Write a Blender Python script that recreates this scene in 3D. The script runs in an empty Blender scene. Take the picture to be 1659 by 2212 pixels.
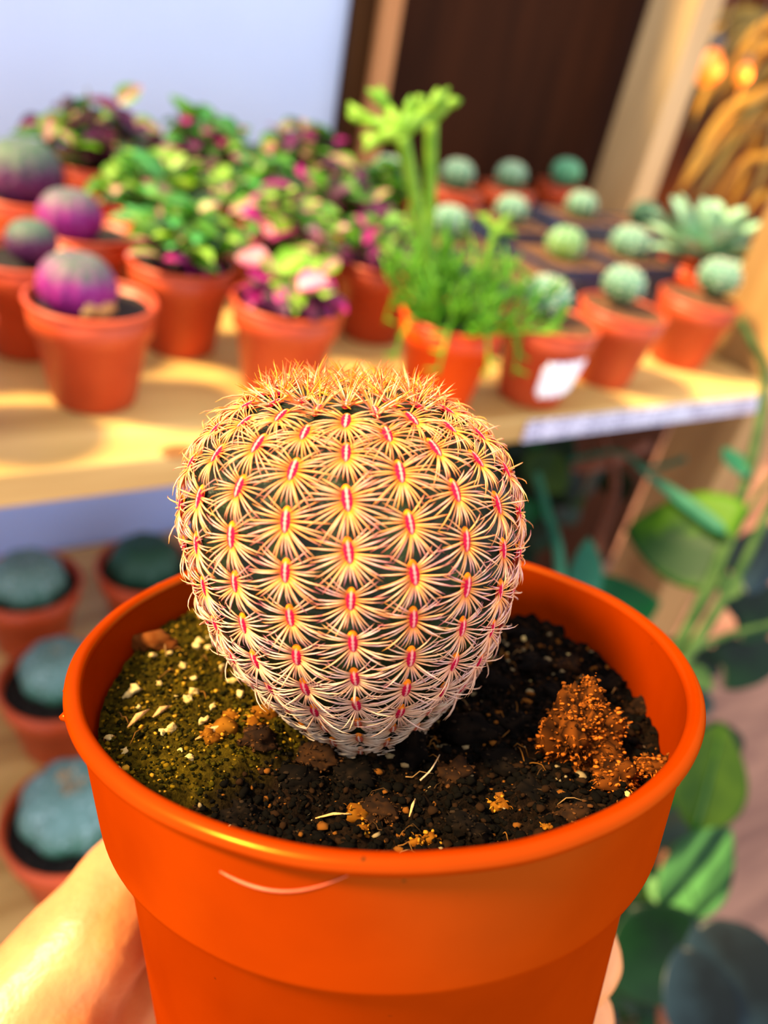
import bpy, math, random
import numpy as np
from mathutils import Matrix, Vector, noise

random.seed(7)
rng = np.random.default_rng(7)
scene = bpy.context.scene
COL = scene.collection

# ---------------------------------------------------------------- camera
FPX = 1661.0                       # focal length in pixels of the 1659 x 2212 frame
RWC = Matrix(((0.8537689, 0.1441616, -0.5002960),
              (-0.4886946, 0.5533531, -0.6745206),
              (0.1796004, 0.8203766, 0.5428867)))
CAM = Vector((0, 0, 0.2))
cam = bpy.data.cameras.new('camera')
cam.sensor_fit = 'VERTICAL'; cam.sensor_height = 36.0; cam.sensor_width = 27.0
cam.lens = FPX / 2212 * 36
cam.clip_start = 0.004; cam.clip_end = 50
cam.dof.use_dof = True
cam.dof.focus_distance = 0.099
cam.dof.aperture_fstop = 12.5
camo = bpy.data.objects.new('camera', cam); COL.objects.link(camo)
camo.matrix_world = Matrix.Translation(CAM) @ RWC.to_4x4()
scene.camera = camo

# ---------------------------------------------------------------- light
w = bpy.data.worlds.new('world'); scene.world = w; w.use_nodes = True
bg = w.node_tree.nodes['Background']
bg.inputs[0].default_value = (0.86, 0.91, 1.0, 1); bg.inputs[1].default_value = 1.9
sun = bpy.data.lights.new('sun', 'SUN'); sun.energy = 13.0; sun.angle = math.radians(10)
sun.color = (1.0, 0.74, 0.36)
suno = bpy.data.objects.new('sun', sun); COL.objects.link(suno)
SUND = Vector((-0.62, 0.20, 0.74))
suno.rotation_euler = SUND.to_track_quat('Z', 'Y').to_euler()
suno.location = (-1, 0, 1.5)
vs = scene.view_settings
vs.view_transform = 'Standard'; vs.look = 'None'; vs.gamma = 1; vs.use_curve_mapping = False
vs.exposure = 0.0


# ---------------------------------------------------------------- where a ray of the photograph meets a real plane
def ray(u, v):
    return RWC @ Vector(((u - 829.5) / FPX, -(v - 1106) / FPX, -1))
def on_z(u, v, z):
    d = ray(u, v); return CAM + d * ((z - CAM.z) / d.z)
def at(u, v, d):
    return CAM + ray(u, v) * d
def on_y(u, v, y):
    d = ray(u, v); return CAM + d * ((y - CAM.y) / d.y)


# ---------------------------------------------------------------- helpers
def link(o, parent=None):
    COL.objects.link(o)
    if parent is not None: o.parent = parent
    return o
def make_mesh(name, verts, faces, mat, smooth=True, colors=None):
    me = bpy.data.meshes.new(name)
    me.from_pydata([tuple(v) for v in verts], [], [tuple(int(i) for i in f) for f in faces])
    if mat is not None: me.materials.append(mat)
    if smooth: me.polygons.foreach_set('use_smooth', [True] * len(me.polygons))
    if colors is not None:
        a = me.color_attributes.new('Col', 'FLOAT_COLOR', 'POINT')
        a.data.foreach_set('color', np.asarray(colors, dtype=np.float32).ravel())
    me.update()
    return me
def obj(name, data, parent=None, loc=None, rot=None, mtx=None, scale=None):
    o = bpy.data.objects.new(name, data); link(o, parent)
    if mtx is not None:
        o.matrix_basis = mtx
    else:
        if loc is not None: o.location = loc
        if rot is not None: o.rotation_euler = rot
        if scale is not None: o.scale = scale if hasattr(scale, '__len__') else (scale,) * 3
    return o
def tag(o, label, cat=None, group=None, kind=None):
    if label: o['label'] = label
    if cat: o['category'] = cat
    if group: o['group'] = group
    if kind: o['kind'] = kind
    return o
def thing(name, label, cat, loc=(0, 0, 0), rz=0, group=None, mtx=None):
    o = bpy.data.objects.new(name, None); link(o)
    o.empty_display_size = 0.02
    if mtx is not None: o.matrix_basis = mtx
    else:
        o.location = loc; o.rotation_euler = (0, 0, rz)
    return tag(o, label, cat, group)

def lathe(prof, n=48, jitter=0.0):
    V, F = [], []
    m = len(prof)
    for i in range(n):
        t = 2 * math.pi * i / n
        for r, z in prof:
            V.append((r * math.cos(t), r * math.sin(t), z))
    for i in range(n):
        j = (i + 1) % n
        for k in range(m - 1):
            F.append((i * m + k, j * m + k, j * m + k + 1, i * m + k + 1))
    return V, F
def box(x0, x1, y0, y1, z0, z1, b=0.0015):
    # chamfered box
    V, F = [], []
    import itertools
    def add(p): V.append(p); return len(V) - 1
    xs, ys, zs = (x0, x1), (y0, y1), (z0, z1)
    idx = {}
    for i, j, k in itertools.product((0, 1), repeat=3):
        sx, sy, sz = 1 - 2 * i, 1 - 2 * j, 1 - 2 * k
        p = (xs[i], ys[j], zs[k])
        idx[i, j, k] = (add((p[0], p[1] + sy * b, p[2] + sz * b)),
                        add((p[0] + sx * b, p[1], p[2] + sz * b)),
                        add((p[0] + sx * b, p[1] + sy * b, p[2])))
    def q(a, bb, c, d): F.append((a, bb, c, d))
    for ax in range(3):
        o = [a for a in range(3) if a != ax]
        for s in (0, 1):
            ring = []
            for (p, r) in ((0, 0), (1, 0), (1, 1), (0, 1)):
                key = [0, 0, 0]; key[ax] = s; key[o[0]] = p; key[o[1]] = r
                ring.append(idx[tuple(key)][ax])
            q(*ring)
    for ax in range(3):           # edges along ax
        o = [a for a in range(3) if a != ax]
        for p, r in ((0, 0), (0, 1), (1, 0), (1, 1)):
            k0 = [0, 0, 0]; k1 = [0, 0, 0]
            k0[ax] = 0; k1[ax] = 1
            for kk in (k0, k1): kk[o[0]] = p; kk[o[1]] = r
            a0, a1 = idx[tuple(k0)], idx[tuple(k1)]
            q(a0[o[0]], a0[o[1]], a1[o[1]], a1[o[0]])
    for kk in idx: F.append(idx[kk])
    return V, F
def fix_normals(me):
    import bmesh
    bm = bmesh.new(); bm.from_mesh(me); bmesh.ops.recalc_face_normals(bm, faces=bm.faces); bm.to_mesh(me); bm.free(); return me
def box_obj(name, dims, mat, parent=None, b=0.0015, loc=None, rot=None):
    V, F = box(*dims, b=b)
    return obj(name, fix_normals(make_mesh(name, V, F, mat, smooth=False)), parent, loc, rot)

def tube(pts, rad, n=6, cap=True):
    """tapered tube along a polyline"""
    pts = [Vector(p) for p in pts]
    V, F = [], []
    t0 = (pts[1] - pts[0]).normalized()
    ref = Vector((0, 0, 1)) if abs(t0.z) < 0.9 else Vector((1, 0, 0))
    u = t0.cross(ref).normalized()
    for i, p in enumerate(pts):
        t = (pts[min(i + 1, len(pts) - 1)] - pts[max(i - 1, 0)]).normalized()
        u = (u - t * u.dot(t)).normalized(); v = t.cross(u)
        for k in range(n):
            a = 2 * math.pi * k / n
            V.append(p + (u * math.cos(a) + v * math.sin(a)) * rad[i])
    for i in range(len(pts) - 1):
        for k in range(n):
            F.append((i * n + k, i * n + (k + 1) % n, (i + 1) * n + (k + 1) % n, (i + 1) * n + k))
    if cap:
        F.append(tuple(range(n))[::-1]); F.append(tuple(range((len(pts) - 1) * n, len(pts) * n)))
    return V, F
class Acc:
    def __init__(s): s.V, s.F, s.C = [], [], []
    def add(s, vf, col=None):
        b = len(s.V); V, F = vf
        s.V += [tuple(v) for v in V]; s.F += [tuple(i + b for i in f) for f in F]
        if col is not None:
            s.C += [tuple(col)] * len(V) if not isinstance(col[0], (tuple, list)) else list(col)
    def mesh(s, name, mat, smooth=True):
        return make_mesh(name, s.V, s.F, mat, smooth, s.C if s.C else None)
def smooth_path(pts, k=4):
    """Catmull-Rom"""
    P = [Vector(p) for p in pts]; out = []
    for i in range(len(P) - 1):
        a, b, c, d = P[max(i - 1, 0)], P[i], P[i + 1], P[min(i + 2, len(P) - 1)]
        for j in range(k):
            t = j / k
            out.append(0.5 * ((2 * b) + (c - a) * t + (2 * a - 5 * b + 4 * c - d) * t * t + (3 * b - a - 3 * c + d) * t ** 3))
    out.append(P[-1]); return out
def leaf_vf(L, W, shape='oval', fold=0.25, curl=0.3, nl=8, nw=4, thick=0.0, wave=0.0):
    """leaf from the origin along +x, upper side +z; midrib fold and a drooping curl"""
    V, F = [], []
    for i in range(nl + 1):
        t = i / nl
        if shape == 'oval': h = math.sin(math.pi * t ** 0.85) ** 0.8
        elif shape == 'heart': h = (math.sin(math.pi * min(1, (t + 0.12) / 1.12) ** 0.62) ** 0.75)
        elif shape == 'strap': h = min(1, 6 * t + .35) * (1 - max(0, (t - 0.35) / 0.65) ** 1.8)
        else: h = (0.45 + 0.55 * math.sin(math.pi * min(1, t * 0.82 + 0.05))) * (1 if t < 0.8 else math.sqrt(max(0, 1 - ((t - 0.8) / 0.2) ** 2)))
        h = max(h, 0.03)
        for j in range(-nw, nw + 1):
            s = j / nw
            y = s * h * W / 2
            x = L * t - (0.10 * L * abs(s) if shape == 'heart' and t < 0.3 else 0)
            z = fold * abs(y) - curl * L * t * t + wave * W * math.sin(9 * t + 2 * s)
            V.append((x, y, z))
    m = 2 * nw + 1
    for i in range(nl):
        for j in range(m - 1):
            F.append((i * m + j, (i + 1) * m + j, (i + 1) * m + j + 1, i * m + j + 1))
    if thick > 0:
        n0 = len(V)
        for i in range(nl + 1):
            for j in range(m):
                x, y, z = V[i * m + j]
                t = i / nl; s = (j - nw) / nw
                e = math.sqrt(max(0, 1 - s * s)) * (math.sin(math.pi * min(0.97, t * 0.9 + 0.1)) ** 0.5)
                V.append((x, y, z - thick * (e + 0.06)))
        for i in range(nl):
            for j in range(m - 1):
                F.append((n0 + i * m + j, n0 + i * m + j + 1, n0 + (i + 1) * m + j + 1, n0 + (i + 1) * m + j))
        for i in range(nl):
            for j in (0, m - 1):
                a, b = i * m + j, (i + 1) * m + j
                F.append((a, n0 + a, n0 + b, b) if j else (a, b, n0 + b, n0 + a))
        for j in range(m - 1):
            F.append((j, j + 1, n0 + j + 1, n0 + j)); a = nl * m + j; F.append((a, n0 + a, n0 + a + 1, a + 1))
    return V, F
def aim(direction, up=(0, 0, 1), loc=(0, 0, 0), scale=1.0):
    """matrix whose +x is direction and whose +z is as near to up as can be"""
    x = Vector(direction).normalized(); upv = Vector(up)
    z = upv - x * upv.dot(x)
    if z.length < 1e-4: z = x.orthogonal()
    z.normalize(); y = z.cross(x)
    m = Matrix((x, y, z)).transposed().to_4x4()
    return Matrix.Translation(loc) @ m @ Matrix.Scale(scale, 4)


# ---------------------------------------------------------------- materials
def mat_new(name):
    m = bpy.data.materials.new(name); m.use_nodes = True
    nt = m.node_tree; return m, nt, nt.nodes['Principled BSDF']
def rgb(r, g, b):
    f = lambda c: (c / 255 / 12.92) if c / 255 <= 0.04045 else ((c / 255 + 0.055) / 1.055) ** 2.4
    return (f(r), f(g), f(b), 1)
def noisy(name, c1, c2, scale=30, rough=0.6, bump=0.0, detail=4, stretch=(1, 1, 1), c3=None, translucent=0.0, sss=0.0,
          pos=(0.35, 0.65), spec=0.4, bscale=None, coat=0.0):
    m, nt, p = mat_new(name); N = nt.nodes; Lk = nt.links
    tc = N.new('ShaderNodeTexCoord'); mp = N.new('ShaderNodeMapping'); mp.inputs['Scale'].default_value = stretch
    Lk.new(tc.outputs['Object'], mp.inputs['Vector'])
    nz = N.new('ShaderNodeTexNoise'); nz.inputs['Scale'].default_value = scale; nz.inputs['Detail'].default_value = detail
    Lk.new(mp.outputs['Vector'], nz.inputs['Vector'])
    cr = N.new('ShaderNodeValToRGB'); e = cr.color_ramp.elements
    e[0].position, e[1].position = pos; e[0].color, e[1].color = c1, c2
    if c3 is not None:
        x = cr.color_ramp.elements.new(min(1, pos[1] + 0.12)); x.color = c3
    Lk.new(nz.outputs['Fac'], cr.inputs['Fac']); Lk.new(cr.outputs['Color'], p.inputs['Base Color'])
    p.inputs['Roughness'].default_value = rough; p.inputs['Specular IOR Level'].default_value = spec
    if coat: p.inputs['Coat Weight'].default_value = coat; p.inputs['Coat Roughness'].default_value = 0.2
    if sss:
        p.inputs['Subsurface Weight'].default_value = sss
        p.inputs['Subsurface Radius'].default_value = (0.006, 0.002, 0.001); p.inputs['Subsurface Scale'].default_value = 1.0
    if bump:
        b = N.new('ShaderNodeBump'); b.inputs['Strength'].default_value = bump; b.inputs['Distance'].default_value = 0.002
        n2 = N.new('ShaderNodeTexNoise'); n2.inputs['Scale'].default_value = bscale or scale * 3; n2.inputs['Detail'].default_value = 5
        Lk.new(mp.outputs['Vector'], n2.inputs['Vector'])
        Lk.new(n2.outputs['Fac'], b.inputs['Height']); Lk.new(b.outputs['Normal'], p.inputs['Normal'])
    if translucent:
        t = N.new('ShaderNodeBsdfTranslucent'); Lk.new(cr.outputs['Color'], t.inputs['Color'])
        mx = N.new('ShaderNodeMixShader'); mx.inputs[0].default_value = translucent
        out = N['Material Output']
        Lk.new(p.outputs[0], mx.inputs[1]); Lk.new(t.outputs[0], mx.inputs[2]); Lk.new(mx.outputs[0], out.inputs['Surface'])
    return m
def vcol(name, rough=0.6, translucent=0.0, objmix=False, spec=0.3, rand=0.0):
    """colour from the mesh's own colour attribute, optionally blended towards the object's colour"""
    m, nt, p = mat_new(name); N = nt.nodes; Lk = nt.links
    a = N.new('ShaderNodeAttribute'); a.attribute_name = 'Col'
    out = a.outputs['Color']
    if objmix:
        oi = N.new('ShaderNodeObjectInfo')
        mx = N.new('ShaderNodeMix'); mx.data_type = 'RGBA'
        Lk.new(oi.outputs['Alpha'], mx.inputs[0]); Lk.new(out, mx.inputs[6]); Lk.new(oi.outputs['Color'], mx.inputs[7])
        out = mx.outputs[2]
    if rand:
        oi = N.new('ShaderNodeObjectInfo')
        hs = N.new('ShaderNodeHueSaturation'); mr = N.new('ShaderNodeMapRange')
        mr.inputs[3].default_value = 1 - rand; mr.inputs[4].default_value = 1 + rand
        Lk.new(oi.outputs['Random'], mr.inputs[0]); Lk.new(mr.outputs[0], hs.inputs['Value']); Lk.new(out, hs.inputs['Color'])
        out = hs.outputs[0]
    Lk.new(out, p.inputs['Base Color'])
    p.inputs['Roughness'].default_value = rough; p.inputs['Specular IOR Level'].default_value = spec
    if translucent:
        t = N.new('ShaderNodeBsdfTranslucent'); Lk.new(out, t.inputs['Color'])
        mx2 = N.new('ShaderNodeMixShader'); mx2.inputs[0].default_value = translucent
        Lk.new(p.outputs[0], mx2.inputs[1]); Lk.new(t.outputs[0], mx2.inputs[2])
        Lk.new(mx2.outputs[0], N['Material Output'].inputs['Surface'])
    return m

M = {}
M['lavender'] = noisy('lavender_paint', rgb(200, 214, 248), rgb(206, 220, 250), 8, 0.8, spec=.1)
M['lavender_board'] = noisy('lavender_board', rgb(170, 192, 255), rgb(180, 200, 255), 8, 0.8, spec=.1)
M['pine'] = noisy('pine_wood', rgb(176, 136, 74), rgb(216, 178, 108), 9, 0.45, 0.15, 5, (0.5, 5, 5), rgb(228, 194, 128))
M['pine_post'] = noisy('pine_post_wood', rgb(140, 104, 56), rgb(172, 134, 80), 7, 0.6, 0.1, 5, (6, 6, 0.6))
M['grey_pine'] = noisy('weathered_pine_wood', rgb(184, 150, 104), rgb(214, 180, 130), 7, 0.65, 0.1, 5, (6, 6, 0.6))
M['light_batten'] = noisy('reddish_batten_wood', rgb(176, 112, 62), rgb(206, 142, 88), 7, 0.6, 0.1, 5, (6, 6, 0.6))
M['dark_board'] = noisy('dark_brown_board', rgb(50, 26, 6), rgb(70, 40, 14), 7, 0.7, 0.1, 5, (6, 6, 0.6), spec=.1)  # plain dark brown, much darker than the batten beside it
M['brown_panel'] = noisy('brown_panel', rgb(44, 19, 5), rgb(58, 27, 9), 5, 0.75, 0.05, 4, (5, 5, 0.8), spec=.1)
M['floor'] = noisy('brown_pink_floor', rgb(124, 80, 64), rgb(166, 116, 92), 4, 0.6, 0.1, 5, (1, 8, 1))
M['orange_wall'] = noisy('orange_brown_wall', rgb(60, 24, 4), rgb(110, 48, 6), 3, 0.8, spec=.1)
M['navy'] = noisy('navy_plastic', rgb(22, 28, 48), rgb(40, 50, 84), 30, 0.4)
M['terracotta'] = noisy('terracotta_plastic', rgb(184, 68, 30), rgb(206, 82, 40), 25, 0.42, 0.05, translucent=0.10)
M['orange_small'] = noisy('bright_orange_plastic', rgb(222, 68, 0), rgb(234, 78, 0), 25, 0.4, translucent=0.12)
M['soil_dark'] = noisy('dark_potting_soil', rgb(12, 9, 9), rgb(46, 38, 32), 260, 0.95, 1.0, 6)
M['soil_brown'] = noisy('brown_gritty_soil', rgb(60, 34, 16), rgb(134, 88, 50), 240, 0.95, 1.0, 6, c3=rgb(176, 130, 88))
M['paper'] = noisy('white_paper', rgb(244, 242, 255), rgb(255, 255, 255), 60, 0.6)
M['skin'] = noisy('skin', rgb(196, 114, 62), rgb(214, 140, 80), 70, 0.38, 0.12, 5, bscale=900, sss=0.25, c3=rgb(222, 156, 94), spec=.4)
M['nail'] = noisy('nail', rgb(238, 176, 160), rgb(244, 196, 180), 60, 0.25)

# =================================================================================== the setting
def struct(name, dims, mat, label=None, b=0.001):
    o = box_obj(name, dims, mat, b=b)
    o['kind'] = 'structure'
    if label: o['label'] = label
    return o
WY = 0.83                                     # the back wall behind the upper shelf
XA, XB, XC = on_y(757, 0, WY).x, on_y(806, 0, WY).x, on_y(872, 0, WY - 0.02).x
PY0, PY1 = 0.735, 0.812                       # front and back of the tall post
PXL = on_y(1338, 210, PY1).x; PXR = on_y(1492, 210, PY0).x
struct('wall_back', (-1.6, XA, WY, WY + 0.03, -0.02, 0.56), M['lavender'], 'pale lavender painted wall behind the pink and green plants')
struct('wall_lower', (-1.6, 0.30, 0.66, 0.69, -0.9, -0.0185), M['lavender_board'], 'lavender board closing the space under the shelf')
struct('wall_panel', (XA, PXR, WY + 0.005, WY + 0.03, -0.9, 0.56), M['brown_panel'], 'dark brown panel behind the small cacti')
struct('wall_lower_right', (0.30, 1.5, 1.0, 1.03, -0.9, -0.02), M['brown_panel'], 'dark brown boarding far below the shelf')
struct('wall_far', (0.9, 4.5, 1.9, 1.95, -0.9, 2.4), M['orange_wall'], 'orange brown wall in the far corner')
struct('floor', (-2.0, 4.5, -1.2, 2.0, -0.93, -0.9), M['floor'], 'brownish pink floor far below the shelf')
struct('trim_1', (XA, XB, WY - 0.012, WY + 0.004, 0.0, 0.56), M['dark_board'], 'dark brown board at the edge of the lavender wall')
struct('trim_2', (XB + .001, XC, WY - 0.022, WY + 0.004, 0.0, 0.56), M['light_batten'], 'reddish wooden batten in front of the brown panel')

# ---- the upper shelf, notched at its front right corner for the post
out = [(-0.62, 0.3185), (0.60, 0.3185), (0.60, 0.402), (0.90, 0.402), (0.90, 0.815), (-0.62, 0.815)]
V = [(x, y, -0.018) for x, y in out] + [(x, y, 0.0) for x, y in out]
F = [tuple(range(6))[::-1], tuple(range(6, 12))] + [(i, (i + 1) % 6, 6 + (i + 1) % 6, 6 + i) for i in range(6)]
sh = obj('display_shelf', make_mesh('display_shelf', V, F, M['pine'], smooth=False))
bv = sh.modifiers.new('edges', 'BEVEL'); bv.width = 0.0018; bv.segments = 2
tag(sh, 'pale pine shelf board carrying all the small potted plants', 'shelf')
# knots of the board: slightly sunken discs
M['knot'] = noisy('pine_knot', rgb(96, 58, 22), rgb(140, 92, 40), 120, 0.6)
for (u, v, r) in ((385, 975, .006), (560, 800, .004)):
    p = on_z(u, v, 0)
    V, F = lathe([(0.00001, 0.0004), (r * .6, 0.0004), (r, 0.0001), (r, -0.001)], 20)
    obj('knot', make_mesh('knot', V, F, M['knot']), sh, loc=(p.x, p.y, 0), scale=(1.5, 1, 1))
# price strip on the front edge
def strip_material():
    m, nt, p = mat_new('printed_label_strip'); N = nt.nodes; Lk = nt.links
    tc = N.new('ShaderNodeTexCoord'); sp = N.new('ShaderNodeSeparateXYZ'); Lk.new(tc.outputs['Object'], sp.inputs[0])
    mp = N.new('ShaderNodeMapping'); mp.inputs['Scale'].default_value = (420, 1, 60); Lk.new(tc.outputs['Object'], mp.inputs[0])
    nz = N.new('ShaderNodeTexNoise'); nz.inputs['Scale'].default_value = 1.0; nz.inputs['Detail'].default_value = 2
    Lk.new(mp.outputs[0], nz.inputs[0])
    wv = N.new('ShaderNodeMath'); wv.operation = 'SINE'
    ml = N.new('ShaderNodeMath'); ml.operation = 'MULTIPLY'; ml.inputs[1].default_value = 1250
    Lk.new(sp.outputs['Z'], ml.inputs[0]); Lk.new(ml.outputs[0], wv.inputs[0])
    gt = N.new('ShaderNodeMath'); gt.operation = 'GREATER_THAN'; gt.inputs[1].default_value = 0.1; Lk.new(wv.outputs[0], gt.inputs[0])
    g2 = N.new('ShaderNodeMath'); g2.operation = 'GREATER_THAN'; g2.inputs[1].default_value = 0.5; Lk.new(nz.outputs['Fac'], g2.inputs[0])
    mu = N.new('ShaderNodeMath'); mu.operation = 'MULTIPLY'; Lk.new(gt.outputs[0], mu.inputs[0]); Lk.new(g2.outputs[0], mu.inputs[1])
    mx = N.new('ShaderNodeMix'); mx.data_type = 'RGBA'; mx.inputs[6].default_value = rgb(206, 204, 226); mx.inputs[7].default_value = rgb(84, 74, 120)
    Lk.new(mu.outputs[0], mx.inputs[0]); Lk.new(mx.outputs[2], p.inputs['Base Color']); p.inputs['Roughness'].default_value = 0.35
    return m
st = box_obj('label_strip', (0.332, 0.588, 0.3168, 0.3184, -0.0170, -0.0025), strip_material(), b=0.0002)
tag(st, 'long white printed label strip on the front edge of the pine shelf', 'label')

# ---- the posts
def post(name, label, x0, x1, y0, y1, z0, z1, m):
    return tag(box_obj(name, (x0, x1, y0, y1, z0, z1), M[m], b=0.002), label, 'post')
post('wooden_post', 'tall pale wooden post behind the silvery rosette succulent', PXL, PXR, PY0, PY1, 0.0005, 0.62, 'grey_pine')
post('wooden_post', 'wooden corner post at the right end of the pine shelf', 0.602, 0.668, 0.335, 0.40, -0.898, 1.2, 'pine_post')
mu_ = on_y(1515, 180, 0.80)
tag(box_obj('metal_upright', (PXR + 0.012, PXR + 0.034, 0.77, 0.79, 0.0005, mu_.z), M['navy'], b=0.001), 'slim dark blue upright beside the tall pale post', 'post')

# ---- the lower shelf
LZ = -0.305
lo = tag(box_obj('lower_shelf', (-0.62, 0.27, 0.25, 0.655, LZ - 0.018, LZ), M['pine'], b=0.0018), 'lower pine shelf board under the green globe cacti', 'shelf')

# =================================================================================== the small nursery pots
def pot_meshes(R, H, mat, tagname):
    """tapered nursery pot: body with a stepped collar, and its rolled rim"""
    rb = R * 0.66; ch = H * 0.30
    body = [(0.0001, 0.0), (rb - 0.002, 0.0), (rb, 0.0015), (R * 0.862, H - ch), (R * 0.925, H - ch + 0.0006), (R * 0.965, H - 0.002),
            (R * 0.93, H - 0.002), (R * 0.84, H - ch), (rb - 0.0015, 0.004), (0.0001, 0.004)]
    V, F = lathe(body, 40)
    b = make_mesh(tagname + '_pot', V, F, mat)
    rim = []
    for k in range(9):
        a = math.pi * 2 * k / 8
        rim.append((R * 0.957 + R * 0.043 * math.cos(a), H - 0.0014 + 0.0016 * math.sin(a)))
    V, F = lathe(rim, 40)
    return b, make_mesh(tagname + '_rim', V, F, mat)
def soil_mesh(R, mat, name, amp=0.0012, n=26, seed=0):
    V, F = [(0, 0, 0.001)], []
    rings = 8
    for i in range(1, rings + 1):
        r = R * i / rings
        for k in range(n):
            t = 2 * math.pi * k / n
            x, y = r * math.cos(t), r * math.sin(t)
            V.append((x, y, 0.001 + amp * noise.noise(Vector((x * 260 + seed, y * 260, seed)))))
    for k in range(n): F.append((0, 1 + k, 1 + (k + 1) % n))
    for i in range(rings - 1):
        for k in range(n):
            a = 1 + i * n; b = a + n; j = (k + 1) % n
            F.append((a + k, b + k, b + j, a + j))
    return make_mesh(name, V, F, mat)
PR, PHS = 0.032, 0.055
POT = {'terracotta': pot_meshes(PR, PHS, M['terracotta'], 'terracotta'), 'orange': pot_meshes(PR, PHS, M['orange_small'], 'orange')}
BIGPOT = pot_meshes(0.042, 0.066, M['terracotta'], 'large_terracotta')
SOIL = {('soil_dark', i): soil_mesh(PR * 0.90, M['soil_dark'], 'dark_soil', seed=i * 7.3) for i in range(3)}
SOIL.update({('soil_brown', i): soil_mesh(PR * 0.90, M['soil_brown'], 'brown_soil', seed=i * 5.1) for i in range(3)})
BSOIL = soil_mesh(0.042 * 0.90, M['soil_dark'], 'dark_soil_large', seed=3)
cnt = [0]
def add_pot(t, kind='terracotta', soil='soil_dark', depth=0.007):
    cnt[0] += 1
    b, r = POT[kind]
    p = obj('pot', b, t, rot=(0, 0, cnt[0] * 1.3)); obj('rim', r, p)
    obj('soil', SOIL[(soil, cnt[0] % 3)], t, loc=(0, 0, PHS - depth), rot=(0, 0, cnt[0]))
    return p
def square_pot_meshes(S, H, mat):
    V, F = [], []
    prof = [(0.76, 0), (0.92, H * .8), (1.0, H * .8 + .0006), (1.0, H), (0.955, H), (0.90, H * .78), (0.70, 0.004)]
    c = S / 2
    for s, z in prof:
        e = 0.86
        for (x, y) in ((1, e), (e, 1), (-e, 1), (-1, e), (-1, -e), (-e, -1), (e, -1), (1, -e)):
            V.append((x * c * s, y * c * s, z))
    for i in range(len(prof) - 1):
        for k in range(8):
            F.append((i * 8 + k, i * 8 + (k + 1) % 8, (i + 1) * 8 + (k + 1) % 8, (i + 1) * 8 + k))
    F.append(tuple(range(8))[::-1]); F.append(tuple(range(48, 56)))
    return make_mesh('square_pot', V, F, mat, smooth=False)
SQ = square_pot_meshes(0.072, 0.057, M['navy'])
def square_soil(seed):
    V, F = [], []; n = 16; c = 0.0338
    for i in range(n + 1):
        for j in range(n + 1):
            x, y = -c + 2 * c * i / n, -c + 2 * c * j / n
            V.append((x, y, 0.0016 * noise.noise(Vector((x * 240 + seed, y * 240, seed)))))
    for i in range(n):
        for j in range(n):
            F.append((i * (n + 1) + j, (i + 1) * (n + 1) + j, (i + 1) * (n + 1) + j + 1, i * (n + 1) + j + 1))
    return make_mesh('square_soil', V, F, M['soil_brown'])
SQS = [square_soil(s) for s in (1.0, 9.0)]

# ---- globe cacti
def globe_mesh(name, R, Hh, ribs, rib_amp, mat, bump=0.0, n=72, m=36, seed=0, dip=0.12, top=0.0):
    V, F = [], []
    for i in range(m + 1):
        ph = -math.pi / 2 + math.pi * i / m
        for k in range(n):
            t = 2 * math.pi * k / n
            env = math.cos(ph) ** 0.5 if math.cos(ph) > 0 else 0
            s = 1 + rib_amp * env * (abs(math.cos(ribs * t / 2)) * 2 - 1.2)
            r = R * math.cos(ph) * s
            z = Hh * (math.sin(ph) + 0.0) - dip * Hh * math.exp(-((math.pi / 2 - ph) / 0.35) ** 2)
            if bump:
                b = 1 + bump * math.cos(ribs * t / 2 + (i % 2) * 0) * math.cos(m * ph * 0.5)
                r *= b
            V.append((r * math.cos(t), r * math.sin(t), z))
    for i in range(m):
        for k in range(n):
            F.append((i * n + k, i * n + (k + 1) % n, (i + 1) * n + (k + 1) % n, (i + 1) * n + k))
    return make_mesh(name, V, F, mat)
def zoned(name, low, high, z0, z1, spot=None, scale=220, rough=0.6, spots=(0.55, 0.7)):
    """skin of a cactus: one colour on the flanks, another on the crown, paler flecks over both"""
    m, nt, p = mat_new(name); N = nt.nodes; Lk = nt.links
    tc = N.new('ShaderNodeTexCoord'); sp = N.new('ShaderNodeSeparateXYZ'); Lk.new(tc.outputs['Object'], sp.inputs[0])
    nz = N.new('ShaderNodeTexNoise'); nz.inputs['Scale'].default_value = scale; nz.inputs['Detail'].default_value = 4
    Lk.new(tc.outputs['Object'], nz.inputs['Vector'])
    ad = N.new('ShaderNodeMath'); ad.operation = 'MULTIPLY_ADD'; ad.inputs[1].default_value = 0.014; Lk.new(nz.outputs['Fac'], ad.inputs[0]); Lk.new(sp.outputs['Z'], ad.inputs[2])
    mr = N.new('ShaderNodeMapRange'); mr.interpolation_type = 'SMOOTHSTEP'
    mr.inputs[1].default_value = z0 + .007; mr.inputs[2].default_value = z1 + .007
    Lk.new(ad.outputs[0], mr.inputs[0])
    mx = N.new('ShaderNodeMix'); mx.data_type = 'RGBA'; mx.inputs[6].default_value = low; mx.inputs[7].default_value = high
    Lk.new(mr.outputs[0], mx.inputs[0]); out = mx.outputs[2]
    if spot:
        n2 = N.new('ShaderNodeTexNoise'); n2.inputs['Scale'].default_value = scale * 2.2; n2.inputs['Detail'].default_value = 3
        Lk.new(tc.outputs['Object'], n2.inputs['Vector'])
        r2 = N.new('ShaderNodeMapRange'); r2.inputs[1].default_value, r2.inputs[2].default_value = spots
        Lk.new(n2.outputs['Fac'], r2.inputs[0])
        m2 = N.new('ShaderNodeMix'); m2.data_type = 'RGBA'; m2.inputs[7].default_value = spot
        Lk.new(r2.outputs[0], m2.inputs[0]); Lk.new(out, m2.inputs[6]); out = m2.outputs[2]
    Lk.new(out, p.inputs['Base Color']); p.inputs['Roughness'].default_value = rough; p.inputs['Specular IOR Level'].default_value = 0.3
    return m
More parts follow.
